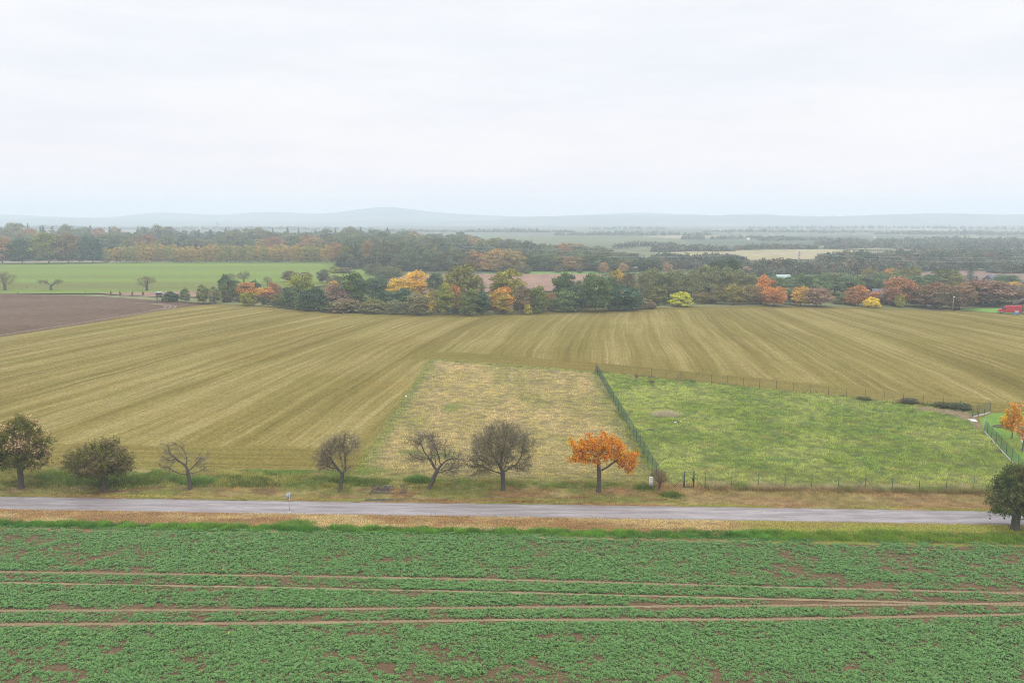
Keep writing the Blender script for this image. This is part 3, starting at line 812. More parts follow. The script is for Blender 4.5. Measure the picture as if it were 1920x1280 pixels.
def scatter(poly, n, r=rng):
    poly = np.array(poly); a, b = poly.min(0), poly.max(0)
    x, y = r.uniform(a[0], b[0], n), r.uniform(a[1], b[1], n); k = inside(poly, x, y)
    return x[k], y[k]
M_PATCH = vcol_mat('rough_sward', 3.5, .55, 1.45, .6)
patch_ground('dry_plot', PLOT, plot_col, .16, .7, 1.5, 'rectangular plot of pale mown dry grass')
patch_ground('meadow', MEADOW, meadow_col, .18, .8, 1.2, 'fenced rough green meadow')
L_ = []
x, y = scatter(PLOT, 60000)
rp = fbm(x * 1.3, y * 3.2, 141, 3)
k = rp + .25 * (rng.random(len(x)) - .5) > .45
x, y, rp = x[k], y[k], rp[k]
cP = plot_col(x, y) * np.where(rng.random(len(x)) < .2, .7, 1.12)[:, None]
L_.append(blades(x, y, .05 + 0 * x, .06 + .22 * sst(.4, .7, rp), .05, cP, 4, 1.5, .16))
V, Q, C = merge(L_)
tag(obj('dry_grass', make_mesh('dry_grass', V, Q, C), M_GRASS), 'tufts of pale dry mown grass covering the plot', 'grass', kind='stuff')
x, y = scatter(MEADOW, 90000)
rp = fbm(x * 1.5, y * 1.9, 142, 4)
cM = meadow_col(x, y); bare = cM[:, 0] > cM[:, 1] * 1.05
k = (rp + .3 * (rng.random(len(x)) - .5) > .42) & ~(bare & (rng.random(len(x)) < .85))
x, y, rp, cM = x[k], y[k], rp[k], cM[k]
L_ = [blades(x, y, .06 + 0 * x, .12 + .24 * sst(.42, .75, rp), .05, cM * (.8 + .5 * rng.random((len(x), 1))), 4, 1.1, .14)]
cx, cd = gp(1248, 780); n = 700                              # bleached weeds in the meadow
t = rng.random(n) * 6.283; rr = np.sqrt(rng.random(n))
L_.append(blades(cx + 1.8 * rr * np.cos(t), cd + 1.1 * rr * np.sin(t), 0 * t, .75 * (1 - .4 * rr), .025, np.tile((.27, .235, .16), (n, 1)), 6, .6, .12))
tp = np.array([gp(1116, 698), gp(1768, 764), gp(1822, 772)])   # weeds along the back fence
n = 2600; u = rng.random(n); xb = np.interp(u, [0, .93, 1], tp[:, 0]); yb = np.interp(xb, tp[:, 0], tp[:, 1]) + .25 * rng.normal(size=n)
ns = fbm(xb * .35, yb * 0, 143, 3)
L_.append(blades(xb, yb, 0 * xb, .12 + .45 * sst(.45, .75, ns), .03, mixc((.075, .11, .03), (.14, .105, .055), sst(.4, .6, fbm(xb * .2, yb, 144))), 5, .5, .15))
n = 2600; yb = rng.uniform(73.5, 133, n); xb = 14.3 - .15 + .28 * rng.normal(size=n)  # long grass under the side fence
L_.append(blades(xb, yb, 0 * xb, .10 + .28 * fbm(yb * .3, xb * 0, 145), .03, mixc((.26, .21, .12), (.10, .12, .035), sst(.4, .6, fbm(yb * .25, xb, 146))), 5, .5, .12))
pe = np.array([gp(808, 674), (-16.2, 73.5)]); n = 2600; u = rng.random(n)   # green rim of the plot
xb, yb = pe[0, 0] + u * (pe[1, 0] - pe[0, 0]) + .25 * rng.normal(size=n), pe[0, 1] + u * (pe[1, 1] - pe[0, 1])
L_.append(blades(xb, yb, 0 * xb, .07 + .08 * rng.random(n), .05, mixc((.10, .125, .035), (.16, .17, .045), rng.random(n)), 4, 1.1, .3))
n = 2200; u = rng.random(n); a, b = np.array(gp(808, 674)), np.array(gp(1118, 698))
xb, yb = a[0] + u * (b[0] - a[0]), a[1] + u * (b[1] - a[1]) + .3 * rng.normal(size=n)
L_.append(blades(xb, yb, 0 * xb, .08 + .1 * rng.random(n), .05, mixc((.09, .115, .03), (.15, .15, .045), rng.random(n)), 4, 1.0, .25))
V, Q, C = merge(L_)
tag(obj('meadow_grass', make_mesh('meadow_grass', V, Q, C), M_GRASS), 'tussocky green grass inside the fenced meadow', 'grass', kind='stuff')
M_LAWN = ground_mat('garden_lawn', (.10, .19, .03), (.145, .23, .04), .5, 5, bump=.2)
sheet('garden_grass', [(1836, 787), (1858, 775), (1965, 772), (2100, 800), (2100, 905), (1925, 900), (1912, 886), (1847, 813)], .05, M_LAWN, 'bright green garden lawn behind the mesh fence', 'lawn')
n = 420; cx, cd = gp(1906, 838)
P = np.stack([cx + 1.3 * rng.normal(size=n), cd + 2.2 * rng.normal(size=n), np.full(n, .09)], 1)
V, Q = leaf_quads(P, .13, unit(rng.normal(size=(n, 3)) * .4 + [0, 0, 1]), 1.0)
tag(obj('garden_leaves', make_mesh('garden_leaves', V, Q, np.repeat(np.array([(.42, .23, .09), (.40, .16, .05)])[rng.integers(0, 2, n)], 4, 0)), M_GRASS), 'orange fallen leaves on the garden lawn', 'leaves', kind='stuff')
# ------------------------------------------------------------------ roadside trees
M_BARK = barkmat('bark', (.042, .036, .03), (.155, .135, .115))
M_TWIG = barkmat('twig_bark', (.135, .115, .085), (.235, .20, .15))
M_LEAF = leafmat('leaves', .45)

def road_tree(name, px, py, trunk, parts, natt, rtrunk, tw, leaves, label, cat='tree', step=.17, droop=0., r0=.011, seed=1, kill=.30, z0=None, twig_r=.010, bark=None, up=.25, leafgain=2.0):
    r = np.random.default_rng(seed)
    x, d = gp(px, py)
    q = d + K * x
    z = z0 if z0 is not None else float(zfar(np.array([x]), np.array([q]))[0])
    e = tag(empty(name, x, d, z - .06), label, cat)
    A_ = ellips(parts, int(natt * 4.2), r, .1)
    A_ = A_ + .22 * r.normal(size=A_.shape)
    gp_ = fbm(A_[:, 0] * .75 + 40, A_[:, 2] * .75 + 3 * vn(A_[:, 1] * .7 + 40, A_[:, 0] * .5 + 40, seed) + 40, seed + 5, 3)
    A_ = A_[(gp_ > .46) & (A_[:, 2] > trunk[-1][2] * .55)][:int(natt * 2.4)]
    X, par = colonize(A_, trunk, step=step, kill=kill, r=r, droop=droop)
    Rr, main = pipe(X, par, r0, rtrunk)
    V, Q = limbs(X, par, Rr, main)
    obj('trunk', make_mesh('trunk', V, Q, smooth=True), bark or M_BARK, e)
    per, length, thr = tw
    V, Q, a, m, b = twigs(X, par, Rr, thr, per, length, twig_r if leaves is None or leaves[0] < 9000 else .006, r, up=up, droop=droop, spread=.65)
    if leaves is None:
        obj('crown', make_mesh('crown', V, Q), M_TWIG, e)
        return e
    nl, size, cols, wts = leaves
    cr = obj('crown', make_mesh('crown', V, Q), M_TWIG, e)
    k = r.integers(0, len(a), nl); t = r.random((nl, 1))
    P = np.where(t < .5, a[k] + (m[k] - a[k]) * t * 2, m[k] + (b[k] - m[k]) * (t * 2 - 1)) + r.normal(size=(nl, 3)) * .07
    # some clumps turn colour before others
    cl = fbm(P[:, 0] * .8 + 50, P[:, 2] * .8 + P[:, 1] * .5 + 50, seed, 3)
    cols = np.array(cols)
    u = np.clip(.5 + (cl - .5) * 1.9 + .25 * r.normal(size=nl), 0, .999)
    c = cols[np.searchsorted(np.cumsum(wts) / np.sum(wts), u)]
    c = np.clip(c * leafgain * (.6 + .8 * r.random((nl, 1))), 0, .9)
    Vl, Ql = leaf_quads(P, size * (.6 + .8 * r.random(nl)), None, .8, r)
    obj('leaves', make_mesh('leaves', Vl, Ql, np.repeat(c, 4, 0)), M_LEAF, e)
    return e

BRN = (.15, .10, .06)
road_tree('fruit_tree', 40, 911, [(0, 0, 0), (.05, 0, 1.4), (0, 0, 2.1)], [(0, 0, 4.4, 2.3, 2.2, 2.1), (.3, 0, 5.9, 1.2, 1.2, 1.3), (2.0, 0, 4.7, .95, 1.1, .8), (1.6, 0, 2.8, 1.0, 1.2, 1.1), (-1.9, 0, 3.6, 1.3, 1.5, 1.5)],
          520, .27, (2, .65, .05), (27000, .15, [(.075, .085, .016), (.11, .108, .02), (.135, .10, .04), (.17, .115, .055), (.42, .29, .16)], [.36, .30, .2, .11, .03]), 'tall olive-brown apple tree dotted with pale fruit', seed=3)
road_tree('fruit_tree', 196, 914, [(0, 0, 0), (-.05, 0, 1.3), (-.1, 0, 1.7)], [(-.4, 0, 3.0, 2.8, 2.5, 1.4), (.5, 0, 4.3, 1.3, 1.3, .9), (1.8, 0, 2.7, 1.1, 1.3, 1.0), (-2.5, 0, 2.7, 1.2, 1.3, 1.0)],
          480, .20, (2, .65, .05), (23000, .14, [(.072, .08, .016), (.095, .095, .022), (.12, .098, .035), (.145, .11, .055)], [.35, .3, .2, .15]), 'broad dark olive fruit tree between the tall apple tree and a bare tree', seed=5)
road_tree('bare_tree', 357, 914, [(0, 0, 0), (-.12, 0, 1.5), (-.2, 0, 2.2)], [(-1.4, 0, 3.8, 1.3, 1.1, 1.2), (1.0, 0, 3.2, 1.0, 1.0, .5), (-1.9, 0, 2.5, .8, .9, 1.0), (1.4, 0, 2.5, .6, .7, .7)],
          150, .17, (3, .55, .04), None, 'small sparse bare tree with drooping grey twigs', seed=8, droop=.25, kill=.36, r0=.014, twig_r=.012, up=-.2)
road_tree('bare_tree', 637, 917, [(0, 0, 0), (.15, 0, .9), (.32, 0, 1.7)], [(0, 0, 3.7, 2.0, 1.8, 1.6), (.6, 0, 4.5, 1.3, 1.2, 1.1), (-1.4, 0, 3.0, 1.1, 1.2, .8)],
          380, .19, (3, .75, .04), (2600, .10, [(.13, .105, .055), (.17, .12, .07), (.10, .09, .035)], [.4, .3, .3]), 'brownish bare fruit tree standing alone before the plot corner', seed=9, twig_r=.010)
road_tree('bare_tree', 804, 915, [(0, 0, 0), (.35, 0, .8), (.55, 0, 1.3)], [(.2, 0, 4.2, 1.9, 1.7, 1.5), (2.2, 0, 2.6, 1.3, 1.3, 1.1), (-1.3, 0, 3.8, 1.0, 1.2, 1.0)],
          330, .20, (3, .75, .04), (700, .09, [(.13, .10, .055), (.16, .12, .07)], [.5, .5]), 'dark bare tree with forked trunk beside the bushy grey one', seed=14, twig_r=.011)
road_tree('bare_tree', 943, 918, [(0, 0, 0), (0, 0, 1.2), (-.05, 0, 1.9)], [(-.2, 0, 4.5, 2.9, 2.5, 2.1), (-2.3, 0, 2.6, 1.3, 1.5, 1.1), (1.9, 0, 3.0, 1.3, 1.5, 1.2)],
          620, .22, (3, .8, .045), (8000, .10, [(.13, .115, .05), (.155, .135, .07), (.10, .095, .035)], [.4, .3, .3]), 'wide dense grey-brown tree with twiggy dome next to the orange tree', seed=15, twig_r=.010)
road_tree('cherry_tree', 1122, 921, [(0, 0, 0), (.05, 0, 1.0), (.05, 0, 1.8)], [(-1.4, 0, 4.1, 1.5, 1.5, 1.05), (1.2, 0, 4.4, 1.6, 1.6, 1.05), (2.8, 0, 3.3, .8, 1.1, 1.25), (-2.3, 0, 3.6, .75, 1.1, .8), (0, 0, 4.8, 1.5, 1.4, .75)],
          300, .21, (3, .45, .045), (17500, .12, [(.60, .30, .010), (.56, .215, .008), (.48, .14, .008), (.34, .09, .010), (.55, .36, .12)], [.34, .38, .18, .07, .03]), 'umbrella-shaped cherry tree with glowing orange leaves', seed=21, droop=.1, leafgain=1.4)
road_tree('lime_tree', 1903, 991, [(0, 0, 0), (0, 0, .9), (.05, 0, 1.3)], [(.5, 0, 3.4, 2.2, 2.1, 2.1), (-1.3, 0, 2.0, .9, 1.3, .9), (1.0, 0, 4.6, 1.4, 1.4, 1.1), (2.3, 0, 2.4, 1.2, 1.3, 1.2)],
          520, .33, (2, .6, .05), (27000, .14, [(.055, .075, .02), (.08, .098, .028), (.11, .108, .035), (.13, .11, .05)], [.4, .3, .2, .1]), 'thick-trunked dark green tree on the crop side of the lane', seed=23, z0=.05)
M_YOUNG = M_BARK
road_tree('maple_tree', 1897, 822, [(0, 0, 0), (0, 0, .8)], [(-.45, 0, 2.0, .9, .8, .8), (0, 0, 3.2, .65, .65, 1.1), (.5, 0, 2.2, .6, .7, .8)],
          170, .06, (3, .4, .05), (2300, .17, [(.62, .34, .02), (.58, .24, .02), (.45, .15, .02)], [.5, .35, .15]), 'young golden orange tree on the garden lawn', leafgain=1.5, seed=25, z0=.05, step=.2, kill=.34, r0=.01)
road_tree('maple_tree', 1917, 846, [(0, 0, 0), (0, 0, 1.0)], [(.2, 0, 2.4, .9, .8, .8), (.1, 0, 4.2, .5, .5, 1.0)],
          150, .07, (4, .45, .05), (1100, .16, [(.50, .20, .05), (.38, .14, .05)], [.6, .4]), 'half-bare rusty young tree at the garden path', seed=27, z0=.05, step=.2, kill=.34, r0=.01)

# ------------------------------------------------------------------ shared crowns for the trees further off
M_CROWN = crownmat('crown_leaves', .28)

def clump_crown(seed, shape, nclump, per, leaf):
    r = np.random.default_rng(seed)
    C = []
    while len(C) < nclump:
        p_ = r.uniform(-1, 1, 3); z = (p_[2] + 1) / 2
        if shape == 'round': lo, R_ = .05, math.sqrt(max(0, 1 - ((z - .50) / .50) ** 2)) ** .8
        elif shape == 'bush': lo, R_ = .0, math.sqrt(max(0, 1 - ((z - .3) / .68) ** 2))
        elif shape == 'tall': lo, R_ = .03, math.sqrt(max(0, 1 - abs((z - .48) / .52) ** 2.4))
        else: lo, R_ = .02, min(1, (1.02 - z) * 3.2) * (.75 + .25 * min(1, z * 5))
        q = math.hypot(p_[0], p_[1])
        if z < lo or q > R_ or R_ <= 0: continue
        if q < R_ * .45 and z < .75 and r.random() < .7: continue
        k = .82
        C.append((p_[0] * .5 * k, p_[1] * .5 * k, .04 + z * .90))
    C = np.array(C)
    rad = (.085 + .085 * r.random(nclump)) * (1.2 if shape in ('round', 'bush') else 1.0)
    ci = np.repeat(np.arange(nclump), per); n = len(ci)
    dv_ = unit(r.normal(size=(n, 3))); dv_[:, 2] = np.where(dv_[:, 2] < -.2, -dv_[:, 2] * .6, dv_[:, 2])
    u = (.35 + .65 * r.random(n)) ** .5 * (.8 + .45 * r.random(n))
    P = C[ci] + dv_ * (rad[ci] * u)[:, None] * np.array([1.05, 1.05, .85])
    P[:, 2] = np.abs(P[:, 2])
    N = unit(dv_ + .75 * r.normal(size=(n, 3)) + [0, 0, .3])
    V, Q = leaf_quads(P, leaf * (.6 + .9 * r.random(n)), N, .85, r)
    br = np.clip(.5 + .22 * r.normal(size=n) + .16 * r.normal(size=nclump)[ci], 0, 1)
    tint = np.clip(fbm(C[:, 0] * 3 + 9, C[:, 2] * 3 + C[:, 1] * 3, seed, 2)[ci] * 2.4 - .75 + .25 * r.normal(size=n), 0, 1)
    col_ = np.stack([br, tint, tint * 0], 1)
    V[:, 2] = np.clip(V[:, 2], 0, 1.06)
    return make_mesh('crown', V, Q, np.repeat(col_, 4, 0)), C

def limb_trunk(seed, C, low=.16):
    r = np.random.default_rng(seed)
    tr = np.array([(0, 0, -.02), (.01 * r.normal(), .01 * r.normal(), low + .1), (.03 * r.normal(), .03 * r.normal(), .5)])
    A, B, ra, rb = [tr[0], tr[1]], [tr[1], tr[2]], [.018, .015], [.015, .009]
    for k in r.choice(len(C), min(14, len(C)), replace=False):
        s = tr[1] + (tr[2] - tr[1]) * r.random(); m = (s + C[k]) / 2 + [0, 0, -.03]
        A += [s, m]; B += [m, C[k]]; ra += [.007, .005]; rb += [.005, .002]
    V, Q = sticks(np.array(A), np.array(B), np.array(ra), np.array(rb), 5)
    return make_mesh('trunk', V, Q)

def spruce_mesh(seed, tiers=15, leaf=.05):
    r = np.random.default_rng(seed); P, N = [], []
    for i in range(tiers):
        z = .10 + .88 * i / (tiers - 1); R_ = .5 * (1 - z) ** .85 * (1 + .15 * r.normal()) + .02
        for a in np.arange(int(7 + 5 * (1 - z))) * 6.283 / int(7 + 5 * (1 - z)) + r.random() * 6:
            Rb = R_ * (.75 + .4 * r.random()); m = max(3, int(26 * Rb / .5 + 3))
            t = r.random(m)
            rr = Rb * t
            P.append(np.stack([rr * math.cos(a) + .018 * r.normal(size=m), rr * math.sin(a) + .018 * r.normal(size=m), z - .10 * t * Rb * 2 + .012 * r.normal(size=m)], 1))
            N.append(unit(np.array([math.cos(a) * .5, math.sin(a) * .5, 1]) + .6 * r.normal(size=(m, 3))))
    P, N = np.vstack(P), np.vstack(N); n = len(P)
    V, Q = leaf_quads(P, leaf * (.6 + .8 * r.random(n)), N, .6, r)
    c = np.stack([np.clip(.5 + .25 * r.normal(size=n), 0, 1), r.random(n) * .5, np.zeros(n)], 1)
    return make_mesh('crown', V, Q, np.repeat(c, 4, 0))

def bare_proto(seed, parts, trunk, natt, rt, tw, h, w_):
    r = np.random.default_rng(seed)
    A_ = ellips(parts, int(natt * 4.2), r, .1)
    A_ = A_ + .22 * r.normal(size=A_.shape)
    gp_ = fbm(A_[:, 0] * .75 + 40, A_[:, 2] * .75 + 3 * vn(A_[:, 1] * .7 + 40, A_[:, 0] * .5 + 40, seed) + 40, seed + 5, 3)
    A_ = A_[(gp_ > .46) & (A_[:, 2] > trunk[-1][2] * .55)][:int(natt * 2.4)]
    X, par = colonize(A_, trunk, step=.3, kill=.5, r=r)
    Rr, main = pipe(X, par, .02, rt)
    V, Q = limbs(X, par, Rr, main, 5); S = np.array([1 / w_, 1 / w_, 1 / h])
    t = make_mesh('trunk', V * S, Q)
    V, Q, a, m, b = twigs(X, par, Rr, .07, tw, .7, .016, r)
    nl = 1500; k = r.integers(0, len(a), nl)
    Vl, Ql = leaf_quads(b[k] + .12 * r.normal(size=(nl, 3)), .13, None, .8, r)
    c = np.tile((.5, .2, 0), (len(V), 1)); c2 = np.repeat(np.stack([np.clip(.6 + .2 * r.normal(size=nl), 0, 1), r.random(nl), np.zeros(nl)], 1), 4, 0)
    return make_mesh('crown', np.vstack([V, Vl]) * S, np.vstack([Q, Ql + len(V)]), np.vstack([c, c2])), t

PROTO = {}
for kind, shape, seeds, nc, per, leaf in [('r', 'round', (31, 32, 33, 34), 74, 90, .046), ('b', 'bush', (41, 42, 43), 64, 80, .052), ('t', 'tall', (51, 52, 53), 76, 80, .046), ('p', 'column', (61, 62, 63), 64, 60, .05)]:
    PROTO[kind] = []
    for s in seeds:
        m, C = clump_crown(s, shape, nc, per, leaf); PROTO[kind].append((m, limb_trunk(s, C)))
PROTO['c'] = [(spruce_mesh(s), limb_trunk(s, np.array([(0, 0, .95), (0, 0, .9)]), .3)) for s in (71, 72)]
PROTO['a'] = [bare_proto(81, [(0, 0, 3.4, 2.4, 2.4, 1.6), (1.4, 0, 3.0, 1.2, 1.4, 1.0)], [(0, 0, 0), (.1, 0, 1.3)], 240, .26, 4, 5.0, 5.6),
              bare_proto(82, [(-.3, 0, 3.6, 2.2, 2.2, 1.7), (-1.5, 0, 2.8, 1.0, 1.2, 1.0)], [(0, 0, 0), (-.1, 0, 1.5)], 240, .28, 4, 5.3, 5.2)]
PROTO['f'] = [bare_proto(83, [(-2.3, 0, 3.6, 1.0, .9, .6), (2.2, 0, 3.5, 1.1, .9, .6), (-1.2, 0, 3.2, .8, .7, .4), (1.1, 0, 3.0, .8, .7, .5)], [(0, 0, 0), (0, 0, 1.3)], 130, .3, 5, 4.3, 6.6)]
KIND = dict(r='deciduous_tree', b='shrub', t='deciduous_tree', p='birch_tree', c='spruce_tree', a='bare_tree', f='bare_tree')
trng = np.random.default_rng(5)

def place_tree(kind, cx, by, ty, wpx, c1, c2, label, group=None, name=None, cat=None, fat=1.0, gain=1.35):
    x, d = gp(cx, by); zc = depth(by)
    h = max(.8, height_at(ty, d)); wd = wpx / F * zc * fat
    cm, tm = PROTO[kind][trng.integers(0, len(PROTO[kind]))]
    e = empty(name or KIND[kind], x, d + (wd * .25 if by > 520 else 0), 0, trng.uniform(-.5, .5) if kind == 'f' else trng.uniform(0, 6.28))
    e.scale = (wd * 1.2, wd * 1.2, h * 1.04)
    tag(e, label, cat or ('shrub' if kind == 'b' else 'tree'), group)
    obj('trunk', tm, M_BARK, e)
    c = obj('crown', cm, M_CROWN, e)
    c.color = (*[min(.8, k * gain) for k in c1], 1.0); c['tint'] = [float(min(.8, k * gain)) for k in c2]
    return e

